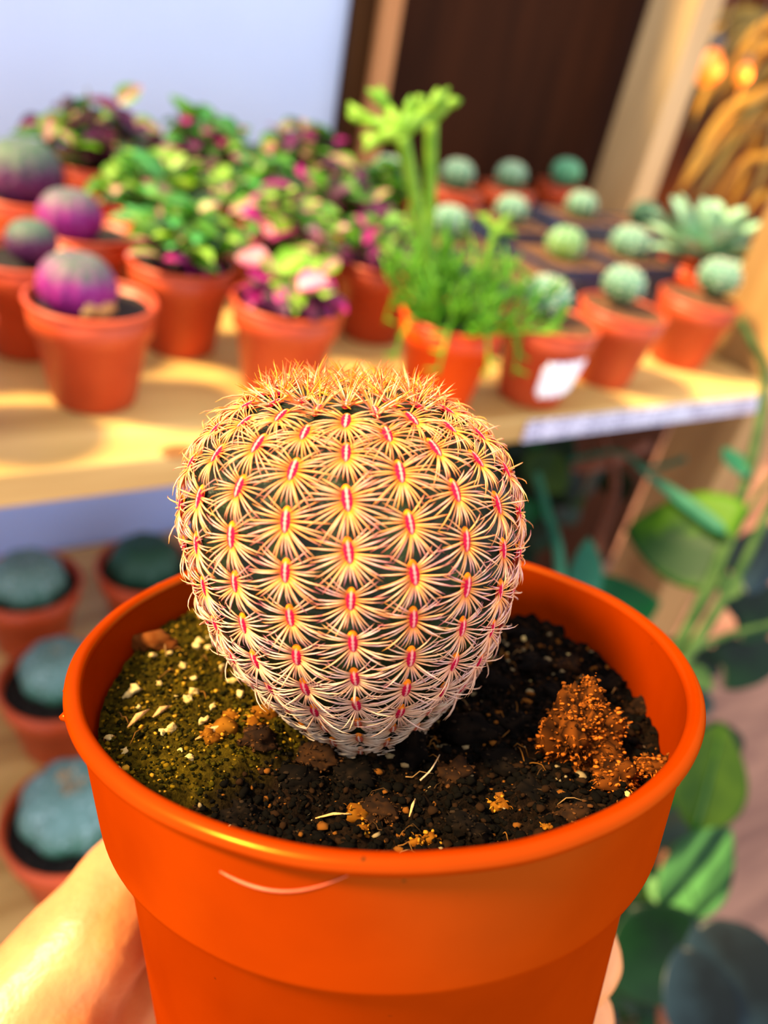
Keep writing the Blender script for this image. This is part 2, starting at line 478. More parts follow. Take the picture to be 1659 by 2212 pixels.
M['purple_cactus'] = zoned('purple_cactus_skin', rgb(132, 18, 108), rgb(84, 92, 84), 0.003, 0.0135, rgb(150, 80, 130), 160)
M['purple_dark'] = zoned('dark_purple_cactus_skin', rgb(82, 26, 74), rgb(70, 92, 72), 0.000, 0.014, rgb(110, 90, 110), 160)
M['pale_cactus'] = zoned('pale_teal_cactus_skin', rgb(74, 112, 66), rgb(90, 136, 114), -0.004, 0.006, rgb(156, 184, 164), 260, 0.55)
M['lime_cactus'] = zoned('lime_cactus_skin', rgb(104, 140, 22), rgb(84, 134, 76), -0.003, 0.008, rgb(190, 220, 190), 260, 0.55)
M['green_cactus'] = zoned('green_cactus_skin', rgb(70, 140, 96), rgb(84, 158, 112), -0.003, 0.008, rgb(150, 210, 170), 260, 0.55)
M['globe_teal'] = zoned('bluish_globe_skin', rgb(52, 104, 78), rgb(94, 128, 124), -0.008, 0.014, rgb(146, 176, 176), 110, 0.5)
M['globe_dark'] = zoned('dark_globe_skin', rgb(22, 56, 40), rgb(34, 74, 58), -0.008, 0.016, rgb(44, 84, 66), 110, 0.5)
M['cork'] = noisy('corky_tan', rgb(176, 120, 60), rgb(214, 168, 104), 300, 0.9, 0.4)
M['wool'] = noisy('beige_wool', rgb(166, 130, 92), rgb(206, 176, 140), 400, 0.95, 0.6)
G_PURPLE = globe_mesh('purple_globe', 0.0185, 0.0165, 13, 0.03, M['purple_cactus'], 0.012)
G_DARK = globe_mesh('dark_purple_globe', 0.0225, 0.0205, 13, 0.03, M['purple_dark'], 0.012)
G_PALE = globe_mesh('pale_globe', 0.0145, 0.0135, 10, 0.13, M['pale_cactus'], 0, 80, 22)
G_LIME = globe_mesh('lime_globe', 0.0145, 0.0140, 10, 0.13, M['lime_cactus'], 0, 80, 22)
G_GREEN = globe_mesh('green_globe', 0.0150, 0.0140, 10, 0.13, M['green_cactus'], 0, 80, 22)
G_TEAL = globe_mesh('teal_globe', 0.0285, 0.025, 8, 0.045, M['globe_teal'], 0, 64, 28)
G_DKGREEN = globe_mesh('dark_green_globe', 0.030, 0.027, 8, 0.045, M['globe_dark'], 0, 64, 28)
def tuft_mesh(R, name, mat, n=14, seed=1):
    rr = random.Random(seed); A = Acc()
    for i in range(n * 3):
        a = rr.uniform(0, 6.28); r = R * math.sqrt(rr.random()); h = R * rr.uniform(0.25, 0.6)
        d = Vector((math.cos(a) * r, math.sin(a) * r, 0)); tip = d * 1.35 + Vector((0, 0, h))
        A.add(tube([d, (d + tip) / 2 + Vector((0, 0, h * .1)), tip], [R * .16, R * .12, R * .02], 4))
    return A.mesh(name, mat)
M['areole_white'] = noisy('white_areole_felt', rgb(196, 190, 170), rgb(226, 222, 206), 600, .95)
def areole_dots(R_, Hh, ribs, amp):
    A = Acc()
    for k in range(ribs):
        t_ = 2 * math.pi * k / ribs
        for ph in (-.35, .05, .45, .85, 1.2):
            sft = 1 + amp * math.cos(ph) ** .5 * .8
            c = Vector((R_ * math.cos(ph) * sft * math.cos(t_), R_ * math.cos(ph) * sft * math.sin(t_), Hh * math.sin(ph) - .12 * Hh * math.exp(-((math.pi / 2 - ph) / .35) ** 2)))
            A.add(([c + Vector(v) * .0011 for v in OCT[0]], OCT[1]))
    return A.mesh('areoles', M['areole_white'])
OCT = ([(1, 0, 0), (-1, 0, 0), (0, 1, 0), (0, -1, 0), (0, 0, 1), (0, 0, -1)], [(0, 2, 4), (2, 1, 4), (1, 3, 4), (3, 0, 4), (2, 0, 5), (1, 2, 5), (3, 1, 5), (0, 3, 5)])
DOTS = areole_dots(.0145, .0135, 10, .13)
TUFT = tuft_mesh(0.007, 'wool_tuft', M['wool'])
TUFT_S = tuft_mesh(0.0028, 'small_wool_tuft', M['wool'], 8)

def cactus_pot(name, label, x, y, globe, scale, z, kind='terracotta', soil='soil_dark', group=None, dx=0, dy=0, tuft=None, cork=False, tilt=0):
    t = thing(name, label, 'cactus', (x, y, 0), 0, group)
    add_pot(t, kind, soil, 0.003 if globe is not G_PURPLE and globe is not G_DARK else 0.007)
    g = obj('globe', globe, t, loc=(dx, dy, z), rot=(tilt, 0.05, cnt[0] * .7), scale=scale)
    if globe in (G_PALE, G_LIME, G_GREEN): obj('areoles', DOTS, g)
    if tuft: obj('wool_tuft', tuft, g, loc=(0, 0, max(v.co.z for v in globe.vertices) * 0.86))
    return t, g
gp = 'purple globe cacti at the left of the shelf'
t, g = cactus_pot('purple_cactus', 'rounded purple cactus with grey crown in the foremost terracotta pot', 0.082, 0.385, G_PURPLE, 1.0, 0.060, group=gp, dx=-0.006, dy=0.003, tilt=0.1)
A = Acc()
for k in range(9):                                    # the corky old base of this cactus
    a = -2.25 + k * 0.11
    A.add(tube([(0.0165 * math.cos(a), 0.0165 * math.sin(a), -0.0105 + .003 * math.sin(k)), (0.0188 * math.cos(a), 0.0188 * math.sin(a), -0.006), (0.0175 * math.cos(a + .05), 0.0175 * math.sin(a + .05), -0.0015)], [0.0012, 0.0019, 0.0008], 6))
obj('corky_base', A.mesh('corky_base', M['cork']), g)
cactus_pot('purple_cactus', 'terracotta pot cut by the left picture edge, cactus out of sight', 0.005, 0.366, G_DARK, 0.7, 0.062, group=gp, dx=-0.004, dy=-0.002)
cactus_pot('purple_cactus', 'purple cactus directly behind the foremost purple one', 0.105, 0.502, G_PURPLE, 0.98, 0.064, group=gp, dx=-0.011, dy=-0.010)
cactus_pot('purple_cactus', 'small greenish cactus low between the purple ones', 0.062, 0.452, G_DARK, 0.58, 0.061, group=gp, dx=0.004)
cactus_pot('purple_cactus', 'large dark purple cactus with green crown towards the wall', 0.084, 0.572, G_DARK, 1.06, 0.068, group=gp, dx=-0.002)
cactus_pot('purple_cactus', 'dark purple cactus at the upper left picture edge by the wall', 0.060, 0.690, G_DARK, 0.92, 0.082, group=gp)
cactus_pot('purple_cactus', 'dark little cactus at the left edge behind the cut-off pot', -0.004, 0.440, G_DARK, 0.62, 0.060, group=gp, dx=0.016, dy=-0.020)

# ---- the pale cacti: terracotta pots in front, navy square pots behind
gc = 'small pale cacti at the right of the shelf'
front = [('pale cactus in the pot with the white torn sticker', 0.353, 0.345, G_PALE, 1.0, 0.066, -0.002, 0.008, TUFT_S),
         ('pale cactus in the second terracotta pot from the white sticker', 0.436, 0.362, G_PALE, 0.95, 0.069, -0.002, 0.006, None),
         ('pale cactus in the terracotta pot nearest the corner post', 0.541, 0.381, G_PALE, 1.06, 0.070, 0.016, 0.002, None)]
fr = []
for lb, x, y, g, s, z, dx, dy, tf in front:
    fr.append(cactus_pot('pale_cactus', lb, x, y, g, s, z, 'terracotta', 'soil_brown', gc, dx, dy, tf)[0])
# torn white sticker on the first pot
V, F = [], []
nu, nv = 18, 8
for i in range(nu + 1):
    for j in range(nv + 1):
        a = -2.22 + 1.22 * i / nu
        z = 0.010 + 0.026 * j / nv + 0.004 * (i / nu) + 0.0012 * math.sin(i * 1.9) * (j in (0, nv))
        r = PR * (0.66 + (0.885 - 0.66) * z / (PHS * 0.70)) + 0.0009
        V.append((r * math.cos(a), r * math.sin(a), z))
for i in range(nu):
    for j in range(nv):
        if (i in (0, nu - 1)) and j in (0, nv - 1): continue
        F.append((i * (nv + 1) + j, (i + 1) * (nv + 1) + j, (i + 1) * (nv + 1) + j + 1, i * (nv + 1) + j + 1))
stk = obj('sticker', make_mesh('sticker', V, F, M['paper']), fr[0]); stk['label'] = 'torn white sticker'
stk.modifiers.new('thick', 'SOLIDIFY').thickness = 0.0003
back = [('lime tinged cactus in a navy square pot behind the stickered pot', 0.470, 0.470, G_LIME, 1.0, 0.066, 1),
        ('pale cactus in a navy square pot left of the rosette succulent', 0.556, 0.480, G_PALE, 1.1, 0.066, 1),
        ('white-flecked cactus in a navy square pot near the tall pale post', 0.610, 0.604, G_PALE, 1.02, 0.067, 1),
        ('pale cactus in a navy square pot in the middle of the cactus block', 0.488, 0.566, G_PALE, 0.95, 0.067, 1),
        ('teal cactus right beside the tall green stems', 0.382, 0.512, G_PALE, 0.98, 0.067, 1),
        ('teal cactus at the foot of the reddish batten', 0.428, 0.690, G_PALE, 1.0, 0.067, 0),
        ('bluish white cactus in the back row right of the tall stems', 0.519, 0.700, G_PALE, 1.12, 0.067, 0),
        ('teal cactus in the middle of the back row before the brown panel', 0.609, 0.722, G_PALE, 1.1, 0.067, 0),
        ('vivid green cactus in the back row before the brown panel', 0.730, 0.765, G_GREEN, 1.15, 0.069, 0),
        ('dark green cactus half hidden at the foot of the tall pale post', 0.686, 0.585, G_DKGREEN, 0.55, 0.066, 1)]
for i, (lb, x, y, g, s, z, sq) in enumerate(back):
    if sq:
        t = thing('pale_cactus', lb, 'cactus', (x, y, 0), 0.0, gc)
        obj('pot', SQ, t); obj('soil', SQS[i % 2], t, loc=(0, 0, 0.0552)); q_ = obj('globe', g, t, loc=(0, 0, z), scale=s, rot=(0, 0, i))
        if g is not G_DKGREEN: obj('areoles', DOTS, q_)
    else:
        cactus_pot('pale_cactus', lb, x, y, g, s, z, 'terracotta', 'soil_brown', gc)
# bare pots of gritty soil that fill the block
for lb, x, y in (('navy square pot of bare gritty soil behind the front cactus pots', 0.392, 0.435),):
    t = thing('plant_pot', lb, 'pot', (x, y, 0), 0.02, 'navy pots of bare soil')
    obj('pot', SQ, t); obj('soil', SQS[0], t, loc=(0, 0, 0.0552))

# ---- the lower shelf's globe cacti
gl = 'globe cacti on the lower shelf'
for lb, x, y, g, s, dz, tf in (('dark topped globe cactus at the left edge under the pine shelf', 0.058, 0.535, G_TEAL, 1.02, 0.052, None),
                               ('dark green globe cactus just behind the orange pot rim on the lower shelf', 0.152, 0.530, G_DKGREEN, 1.0, 0.052, None),
                               ('bluish globe cactus in the middle pot of the lower shelf', 0.060, 0.420, G_TEAL, 0.90, 0.060, TUFT_S),
                               ('bluish globe cactus with beige tuft nearest the hand', 0.046, 0.306, G_TEAL, 1.04, 0.060, TUFT)):
    t = thing('globe_cactus', lb, 'cactus', (x, y, LZ), 0, gl)
    p = obj('pot', BIGPOT[0], t); obj('rim', BIGPOT[1], p); obj('soil', BSOIL, t, loc=(0, 0, 0.056), rot=(0, 0, x * 30))
    g_ = obj('globe', g, t, loc=(0.0, 0.002, dz + 0.012), scale=s, rot=(0, 0, x * 20))
    if tf: obj('wool_tuft', tf, g_, loc=(0, 0, 0.0215))

# =================================================================================== the pink and green nerve plants
def nerve_leaf(name, edge, vein, L=0.017, W=0.012):
    V, F = leaf_vf(L, W, 'oval', 0.25, 0.35, 6, 3)
    C = []
    for i, (x, y, z) in enumerate(V):
        t = x / L; s = abs(y) / (W / 2)
        k = 0.5 + 0.5 * math.cos(t * 26 - s * 5)
        f = max(0.0, min(1.0, (1 - s * 1.6) * 0.9 + 0.25 * k - 0.2))
        C.append(tuple(edge[q] * (1 - f) + vein[q] * f for q in range(3)) + (1,))
    return make_mesh(name, V, F, M['nerve'], True, C)
M['nerve'] = vcol('nerve_plant_leaf', 0.45, 0.3, rand=0.35, spec=0.5)
lime, green, dkg = rgb(106, 160, 12), rgb(54, 116, 10), rgb(24, 52, 12)
pink, mag, plum, mint, cream = rgb(226, 110, 150), rgb(196, 10, 130), rgb(70, 10, 52), rgb(90, 186, 100), rgb(170, 200, 84)
NL = {'lime': nerve_leaf('lime_leaf', lime, cream), 'green': nerve_leaf('green_leaf', green, lime), 'mint': nerve_leaf('mint_leaf', green, mint),
      'pink': nerve_leaf('pink_leaf', lime, pink), 'rose': nerve_leaf('rose_leaf', pink, rgb(240, 190, 180)), 'mag': nerve_leaf('magenta_leaf', plum, mag),
      'plum': nerve_leaf('plum_leaf', plum, rgb(110, 30, 80)), 'dark': nerve_leaf('dark_leaf', dkg, green), 'bright_mag': nerve_leaf('bright_magenta_leaf', mag, rgb(226, 60, 170))}
M['stalk'] = noisy('reddish_green_stalk', rgb(70, 60, 20), rgb(110, 110, 40), 90, 0.6)
M['plum_stalk'] = noisy('plum_stalk', rgb(70, 16, 46), rgb(110, 30, 70), 90, 0.6)
def nerve_plant(label, x, y, mix, n, spread, height, size, seed, low=None, group='pink and green nerve plants'):
    rr = random.Random(seed); n = int(n * 1.55)
    t = thing('nerve_plant', label, 'plant', (x, y, 0), 0, group)
    add_pot(t, 'terracotta', 'soil_dark', 0.006)
    z0 = PHS - 0.004
    A = Acc(); heads = []
    for i in range(n // 6 + 1):
        a = i * 2.399 + seed; rad = spread * math.sqrt((i + 0.5) / (n // 6 + 1))
        h = height * (1 - 0.55 * (rad / spread) ** 2) * rr.uniform(0.75, 1.1)
        tip = Vector((rad * math.cos(a), rad * math.sin(a), z0 + h))
        b = Vector((0.25 * rad * math.cos(a), 0.25 * rad * math.sin(a), z0 - 0.004))
        mid = (b + tip) / 2 + Vector((0, 0, 0.1 * h))
        A.add(tube([b, mid, tip], [0.0013, 0.0011, 0.0008], 5)); heads.append((b, mid, tip, a))
    obj('stems', A.mesh('nerve_stems', M['stalk']), t)
    names = [k for k, q in mix for _ in range(q)]
    for i in range(n):
        b, mid, tip, a = heads[i % len(heads)]
        f = rr.random() ** 0.7
        base = b.lerp(mid, f * 2) if f < 0.5 else mid.lerp(tip, f * 2 - 1)
        if base.z < z0 + 0.004: base.z = z0 + 0.004
        az = rr.uniform(0, 6.283); el = rr.uniform(-0.15, 0.9)
        nm = rr.choice(names)
        if low and base.z < z0 + 0.012: nm = rr.choice(low)
        d = Vector((math.cos(az) * math.cos(el), math.sin(az) * math.cos(el), math.sin(el)))
        o = bpy.data.objects.new('leaf', NL[nm]); link(o, t)
        o.matrix_basis = aim(d, (rr.uniform(-.4, .3), rr.uniform(-.9, .1), 1), base, 1.04 * size * rr.uniform(0.7, 1.25))
    return t
G1 = (('lime', 3), ('green', 4), ('mint', 2), ('pink', 2), ('dark', 2))
G2 = (('lime', 3), ('pink', 3), ('rose', 3), ('green', 2), ('mag', 2), ('bright_mag', 1))
G3 = (('plum', 3), ('mag', 2), ('green', 2), ('pink', 2), ('dark', 2))
lowm = ['plum', 'mag', 'bright_mag', 'plum']
nerve_plant('bushy green leaved nerve plant in the pot behind the purple cactus', 0.147, 0.446, G1, 96, 0.036, 0.038, 0.92, 3, lowm)
nerve_plant('pink and lime nerve plant in the foremost pot beside the orange pot', 0.186, 0.380, (('lime', 6), ('rose', 2), ('pink', 3), ('mag', 1)), 46, 0.028, 0.024, 0.98, 5, lowm)
nerve_plant('pink veined nerve plant just behind the foremost nerve plant', 0.2215, 0.456, G2, 90, 0.036, 0.046, 0.95, 8, lowm)
nerve_plant('nerve plant in the dark pot left of the tall green stems', 0.2895, 0.455, (('green', 4), ('lime', 2), ('mag', 2), ('plum', 1)), 80, 0.034, 0.034, 0.85, 9, lowm)
nerve_plant('green nerve plant in the second row behind the bushy one', 0.165, 0.560, G1, 100, 0.038, 0.040, 1.1, 12)
nerve_plant('plum and green nerve plant by the wall next to the dark cacti', 0.150, 0.676, G3, 100, 0.042, 0.052, 1.2, 15)
nerve_plant('tall mixed nerve plant by the wall with a red top leaf', 0.235, 0.655, (('green', 4), ('mint', 2), ('plum', 2), ('mag', 1), ('dark', 2)), 100, 0.042, 0.058, 1.25, 18)
nerve_plant('green and pink nerve plant in the middle of the second row', 0.240, 0.548, G1, 90, 0.038, 0.044, 1.1, 19)
nerve_plant('magenta topped nerve plant by the wall near the dark board', 0.330, 0.672, G3, 100, 0.042, 0.052, 1.2, 21)
nerve_plant('dim green nerve plant in front of the reddish batten', 0.366, 0.602, (('green', 4), ('dark', 3), ('lime', 1)), 80, 0.036, 0.036, 1.05, 24)
nerve_plant('shaded magenta nerve plant wedged in the second row', 0.306, 0.560, G3, 80, 0.036, 0.040, 1.05, 27)

# =================================================================================== the green stemmed plant in the bright orange pot
M['green_stem'] = noisy('bright_green_stem', rgb(62, 130, 12), rgb(104, 168, 24), 120, 0.5, translucent=0.2)
M['lime_stem'] = noisy('lime_green_stem', rgb(98, 152, 22), rgb(136, 180, 44), 120, 0.5, translucent=0.2)
gx, gy = 0.281, 0.352
t = thing('stem_succulent', 'bright green branching stem plant in a vivid orange pot', 'plant', (gx, gy, 0))
add_pot(t, 'orange', 'soil_dark', 0.006)
rr = random.Random(5)
def branchlet(A, p, d, L, r, depth):
    pts = [p]; q = Vector(p); dd = Vector(d).normalized()
    for i in range(4):
        dd = (dd + Vector((rr.uniform(-.25, .25), rr.uniform(-.25, .25), rr.uniform(-.02, .22)))).normalized()
        q = q + dd * L / 4; pts.append(q.copy())
    A.add(tube(pts, [r, r * .95, r * .9, r * .8, r * .35], 6))
    if depth > 0:
        for k in range(rr.choice((2, 3))):
            b = pts[rr.choice((2, 3, 3, 4))]
            nd = (dd + Vector((rr.uniform(-1, 1), rr.uniform(-1, 1), rr.uniform(-.2, .8)))).normalized()
            branchlet(A, b, nd, L * rr.uniform(.5, .75), r * .85, depth - 1)
for i in range(34):
    A = Acc(); a = i * 2.399; f = math.sqrt((i + .5) / 34)
    base = Vector((0.022 * f * math.cos(a), 0.022 * f * math.sin(a), 0.051))
    d = Vector((math.cos(a) * f * 1.2, math.sin(a) * f * 1.2, 0.85 - 0.35 * f))
    branchlet(A, base, d, 0.021 + 0.016 * rr.random(), 0.0013, 2)
    obj('branch', A.mesh('branch', M['green_stem']), t)
for i in range(9):                                    # branches that hang over the rim
    A = Acc(); a = -2.9 + i * 0.62
    p = Vector((0.026 * math.cos(a), 0.026 * math.sin(a), 0.056))
    o2 = Vector((math.cos(a), math.sin(a), 0))
    pts = smooth_path([p - o2 * .01, p, p + o2 * .010 + Vector((0, 0, .002)), p + o2 * .017 + Vector((0, 0, -.008)), p + o2 * .019 + Vector((0, 0, -.017 - .006 * rr.random()))], 3)
    A.add(tube(pts, list(np.linspace(.0016, .0007, len(pts))), 6))
    for q in (4, 7, 9, 11):
        branchlet(A, pts[q], o2 * .4 + Vector((rr.uniform(-1, 1), rr.uniform(-1, 1), -.3)), 0.009, .0011, 0)
    obj('branch', A.mesh('hanging_branch', M['green_stem']), t)
def tall_stem(uvs, r, lobes, seed):
    rr2 = random.Random(seed)
    pts = [on_y(u, v, gy + dy) - Vector((gx, gy, 0)) for u, v, dy in uvs]
    sp_ = smooth_path(pts, 4)
    A = Acc(); A.add(tube(sp_, list(np.linspace(r * .85, r * 1.15, len(sp_))), 8))
    s = obj('tall_stem', A.mesh('tall_stem', M['lime_stem']), t)
    tip = sp_[-1]
    for i, (du, dv, L) in enumerate(lobes):
        side = RWC @ Vector((du, -dv, rr2.uniform(-.5, .5)))
        side.normalize()
        q = tip + side * L
        B = Acc()
        m1 = tip.lerp(q, .5) + Vector((0, 0, .001))
        B.add(tube([tip - side * .001, m1, q], [r * .9, r * 1.0, r * .7], 7))
        for k in range(4):
            dd = (side + Vector((rr2.uniform(-.9, .9), rr2.uniform(-.9, .9), rr2.uniform(-.3, .9)))).normalized()
            e = q + dd * L * rr2.uniform(.3, .6)
            B.add(tube([m1.lerp(q, rr2.random()), (q + e) / 2, e], [r * .6, r * .75, r * .2], 6))
        obj('crown_lobe', B.mesh('crown_lobe', M['lime_stem']), s)
tall_stem([(945, 690, 0), (915, 520, .004), (890, 400, .004), (868, 290, .002)], 0.0034,
          [(-1, -.5, .022), (-.6, -1.3, .020), (.3, -.9, .012), (1, -.8, .020), (-1, .1, .014), (.6, -.4, .016)], 3)
tall_stem([(945, 690, 0), (930, 560, .012), (930, 400, .014), (932, 262, .012)], 0.0030, [(.3, -1, .010), (1, -.9, .012), (-.7, -.8, .010), (-.1, -1, .010)], 6)
tall_stem([(1000, 700, 0), (1045, 580, .004), (1070, 500, .006)], 0.0022, [(-.6, -.8, .010), (.8, -.9, .010), (.9, .3, .009)], 8)
tall_stem([(1000, 700, 0), (1060, 560, .010), (1160, 610, .006)], 0.0016, [(.6, .2, .006)], 9)

# =================================================================================== the silvery rosette succulent
M['rosette'] = noisy('silvery_green_leaf', rgb(112, 162, 128), rgb(160, 196, 166), 140, 0.6, sss=0.1)
M['rosette_tip'] = noisy('yellowing_leaf', rgb(182, 190, 120), rgb(220, 214, 160), 140, 0.6)
RL = make_mesh('rosette_leaf', *leaf_vf(0.058, 0.023, 'spoon', 0.32, 0.06, 10, 4, 0.0040), M['rosette'])
RLy = make_mesh('yellow_rosette_leaf', *leaf_vf(0.054, 0.020, 'spoon', 0.25, 0.16, 10, 4, 0.0035), M['rosette_tip'])
t = thing('rosette_succulent', 'silvery green rosette succulent with long spoon shaped leaves in an orange pot', 'plant', (0.630, 0.462, 0))
add_pot(t, 'orange', 'soil_brown')
rr = random.Random(4)
for i in range(24):
    a = i * 2.399 + 0.4; f = (i + 0.5) / 24
    el = math.radians(78 - 74 * f)
    d = Vector((math.cos(a) * math.cos(el), math.sin(a) * math.cos(el), math.sin(el)))
    yel = (f > 0.55 and (math.cos(a) > 0.45))
    o = bpy.data.objects.new('leaf', RLy if yel and i % 2 else RL); link(o, t)
    o.matrix_basis = aim(d, (0, 0, 1), (0.004 * math.cos(a), 0.004 * math.sin(a), 0.068 - 0.008 * f), (0.70 + 0.42 * math.sin(f * 2.6)) * 0.92)

# =================================================================================== the climber and leafy plants at the right
M['vine'] = noisy('green_vine', rgb(36, 62, 26), rgb(64, 88, 44), 60, 0.7, spec=.15)
M['leaf_yg'] = noisy('yellow_green_leaf', rgb(6, 52, 20), rgb(70, 112, 4), 14, 0.45, translucent=0.2, pos=(0.46, 0.60), spec=.15)
M['leaf_green'] = noisy('mid_green_leaf', rgb(6, 62, 30), rgb(14, 88, 42), 20, 0.4, translucent=0.15, spec=.15)
M['leaf_dark'] = noisy('dark_green_leaf', rgb(4, 20, 9), rgb(12, 42, 16), 20, 0.4, translucent=0.1, spec=.15)
M['leaf_teal'] = noisy('teal_leaf', rgb(22, 80, 60), rgb(48, 112, 84), 20, 0.45, translucent=0.1, spec=.15)
M['leaf_olive'] = noisy('olive_leaf', rgb(22, 48, 5), rgb(50, 74, 8), 20, 0.45, translucent=0.2, spec=.15)
M['leaf_pale'] = noisy('pale_striped_leaf', rgb(6, 36, 14), rgb(72, 122, 60), 22, 0.4, 0, 2, (0.5, 5, 1), translucent=0.1, pos=(0.45, 0.60), spec=.15)
M['leaf_blue'] = noisy('blue_black_leaf', rgb(6, 12, 14), rgb(34, 52, 60), 14, 0.35, pos=(0.4, 0.7), spec=.15)
M['brown_stem'] = noisy('brown_stem', rgb(96, 52, 34), rgb(140, 84, 56), 40, 0.7)
def px_leaf(parent, mat, u0, v0, u1, v1, d0, d1, W, shape='oval', fold=.18, curl=.12, up=None, wave=0.0, name='leaf', midrib=None):
    """leaf whose base and tip stand at two real points"""
    a, b = at(u0, v0, d0), at(u1, v1, d1)
    L = (b - a).length
    V, F = leaf_vf(L, W, shape, fold, curl * 0.5, 12, 6, 0.0, wave)
    o = bpy.data.objects.new(name, make_mesh(name, V, F, M[mat])); link(o, parent)
    o.matrix_basis = aim(b - a, up or (-.45, -.55, .7), a)
    o.modifiers.new('thick', 'SOLIDIFY').thickness = 0.0006
    if midrib:
        n = 8; pts = [(L * i / n, 0, -curl * .5 * L * (i / n) ** 2 + .0006) for i in range(n + 1)]
        obj('midrib', make_mesh('midrib', *tube(pts, list(np.linspace(.0022, .0006, n + 1)), 5), M[midrib]), o)
    return o
def px_stem(parent, mat, uvd, r0, r1, name='stem'):
    p = smooth_path([at(*q) for q in uvd], 5)
    return obj(name, make_mesh(name, *tube(p, list(np.linspace(r0, r1, len(p))), 8), M[mat]), parent)
cl = thing('climbing_vine', 'green climbing vine twining past the right end of the shelf', 'vine')
px_stem(cl, 'vine', [(1400, 1500, .50), (1490, 1350, .53), (1560, 1190, .555), (1605, 1060, .575), (1640, 920, .585), (1652, 800, .59), (1625, 740, .59), (1598, 690, .59)], .0046, .0028)
px_stem(cl, 'vine', [(1430, 1500, .49), (1510, 1380, .52), (1600, 1230, .54), (1670, 1080, .56), (1720, 960, .57)], .0042, .003)
px_stem(cl, 'vine', [(1430, 1460, .52), (1530, 1290, .54), (1600, 1130, .56), (1690, 1000, .58)], .0030, .002)
px_stem(cl, 'vine', [(1480, 1410, .51), (1580, 1370, .53), (1700, 1340, .54)], .0026, .0018)
px_leaf(cl, 'leaf_yg', 1572, 1180, 1348, 1140, .555, .60, 0.076, 'heart', .12, .10)
px_leaf(cl, 'leaf_teal', 1566, 1150, 1370, 1000, .545, .60, 0.011, 'strap', .2, .05)
px_leaf(cl, 'leaf_teal', 1610, 1030, 1566, 960, .57, .60, 0.018, 'oval')
px_leaf(cl, 'vine', 1560, 1290, 1600, 1240, .53, .53, 0.016)
px_leaf(cl, 'vine', 1480, 1440, 1545, 1490, .50, .50, 0.014)
px_leaf(cl, 'leaf_blue', 1590, 1240, 1720, 1130, .57, .60, 0.04, 'heart')
px_leaf(cl, 'leaf_dark', 1590, 1340, 1740, 1280, .58, .60, 0.04, 'heart')
px_leaf(cl, 'leaf_dark', 1560, 1440, 1720, 1400, .60, .62, 0.04, 'heart')
hp = thing('leafy_plant', 'dark green heart leaved plant under the right half of the shelf', 'plant')
px_stem(hp, 'leaf_teal', [(1160, 1020, .62), (1180, 1100, .60), (1205, 1180, .58), (1215, 1320, .56)], .0030, .0042)
px_stem(hp, 'brown_stem', [(1300, 950, .84), (1330, 1050, .80), (1290, 1200, .76), (1300, 1400, .72)], .004, .006)
px_stem(hp, 'brown_stem', [(1160, 960, .86), (1260, 1010, .86), (1400, 960, .88)], .007, .006)
px_stem(hp, 'leaf_teal', [(1230, 995, .72), (1330, 975, .68), (1400, 1010, .66), (1480, 990, .64)], .0022, .0026)
px_leaf(hp, 'leaf_green', 1250, 1330, 1430, 1300, .60, .61, 0.060, 'heart', .12, .08)
px_leaf(hp, 'leaf_teal', 1262, 1270, 1275, 1160, .60, .61, 0.026, 'heart')
px_leaf(hp, 'leaf_green', 1230, 1360, 1245, 1220, .63, .64, 0.05, 'heart')
rr = random.Random(31)
for i in range(120):
    u, v = rr.uniform(1060, 1500), rr.uniform(930, 1480); d = rr.uniform(.74, .95)
    a = rr.uniform(0, 6.28); L = rr.uniform(70, 130)
    e_ = [at(u, v, d), at(u + L * math.cos(a), v + L * math.sin(a), d)]
    if any(q.x > .54 and q.y < .47 for q in e_): continue
    px_leaf(hp, rr.choice(['leaf_dark', 'leaf_dark', 'leaf_dark', 'leaf_dark', 'leaf_green', 'leaf_olive']), u, v, u + L * math.cos(a), v + L * math.sin(a), d, d + rr.uniform(-.03, .03), rr.uniform(.035, .06), 'oval', .15, .2, (rr.uniform(-.5, .3), -1, rr.uniform(.2, .8)))
ba = thing('broad_leaf_plant', 'broad leaved plant with pale striped and blue black leaves below the orange pot', 'plant')
px_leaf(ba, 'leaf_olive', 1500, 1800, 1570, 1560, .47, .49, 0.048, 'oval', .12, .15, midrib='leaf_yg')
px_leaf(ba, 'leaf_olive', 1440, 1550, 1520, 1800, .50, .48, 0.030, 'oval', .1, .15, midrib='leaf_yg')
px_leaf(ba, 'leaf_pale', 1425, 1975, 1590, 1790, .43, .45, 0.040, 'oval', .2, .15)
px_leaf(ba, 'leaf_pale', 1400, 1890, 1500, 1960, .45, .43, 0.024, 'oval', .2, .2)
px_leaf(ba, 'leaf_blue', 1500, 1990, 1690, 2260, .40, .37, 0.050, 'oval', .25, .15)
px_leaf(ba, 'leaf_blue', 1470, 2040, 1560, 2330, .38, .36, 0.036, 'oval', .25, .15)
px_leaf(ba, 'leaf_dark', 1360, 1960, 1490, 2180, .43, .42, 0.06, 'oval', .15, .2)
px_leaf(ba, 'leaf_dark', 1300, 2120, 1480, 1970, .46, .46, 0.06, 'oval', .15, .2)
px_leaf(ba, 'leaf_olive', 1290, 2010, 1420, 1930, .47, .49, 0.034, 'oval', .15, .2)
px_stem(ba, 'brown_stem', [(1440, 1840, .50), (1420, 1950, .49), (1430, 2080, .50), (1440, 2300, .52)], .003, .005)
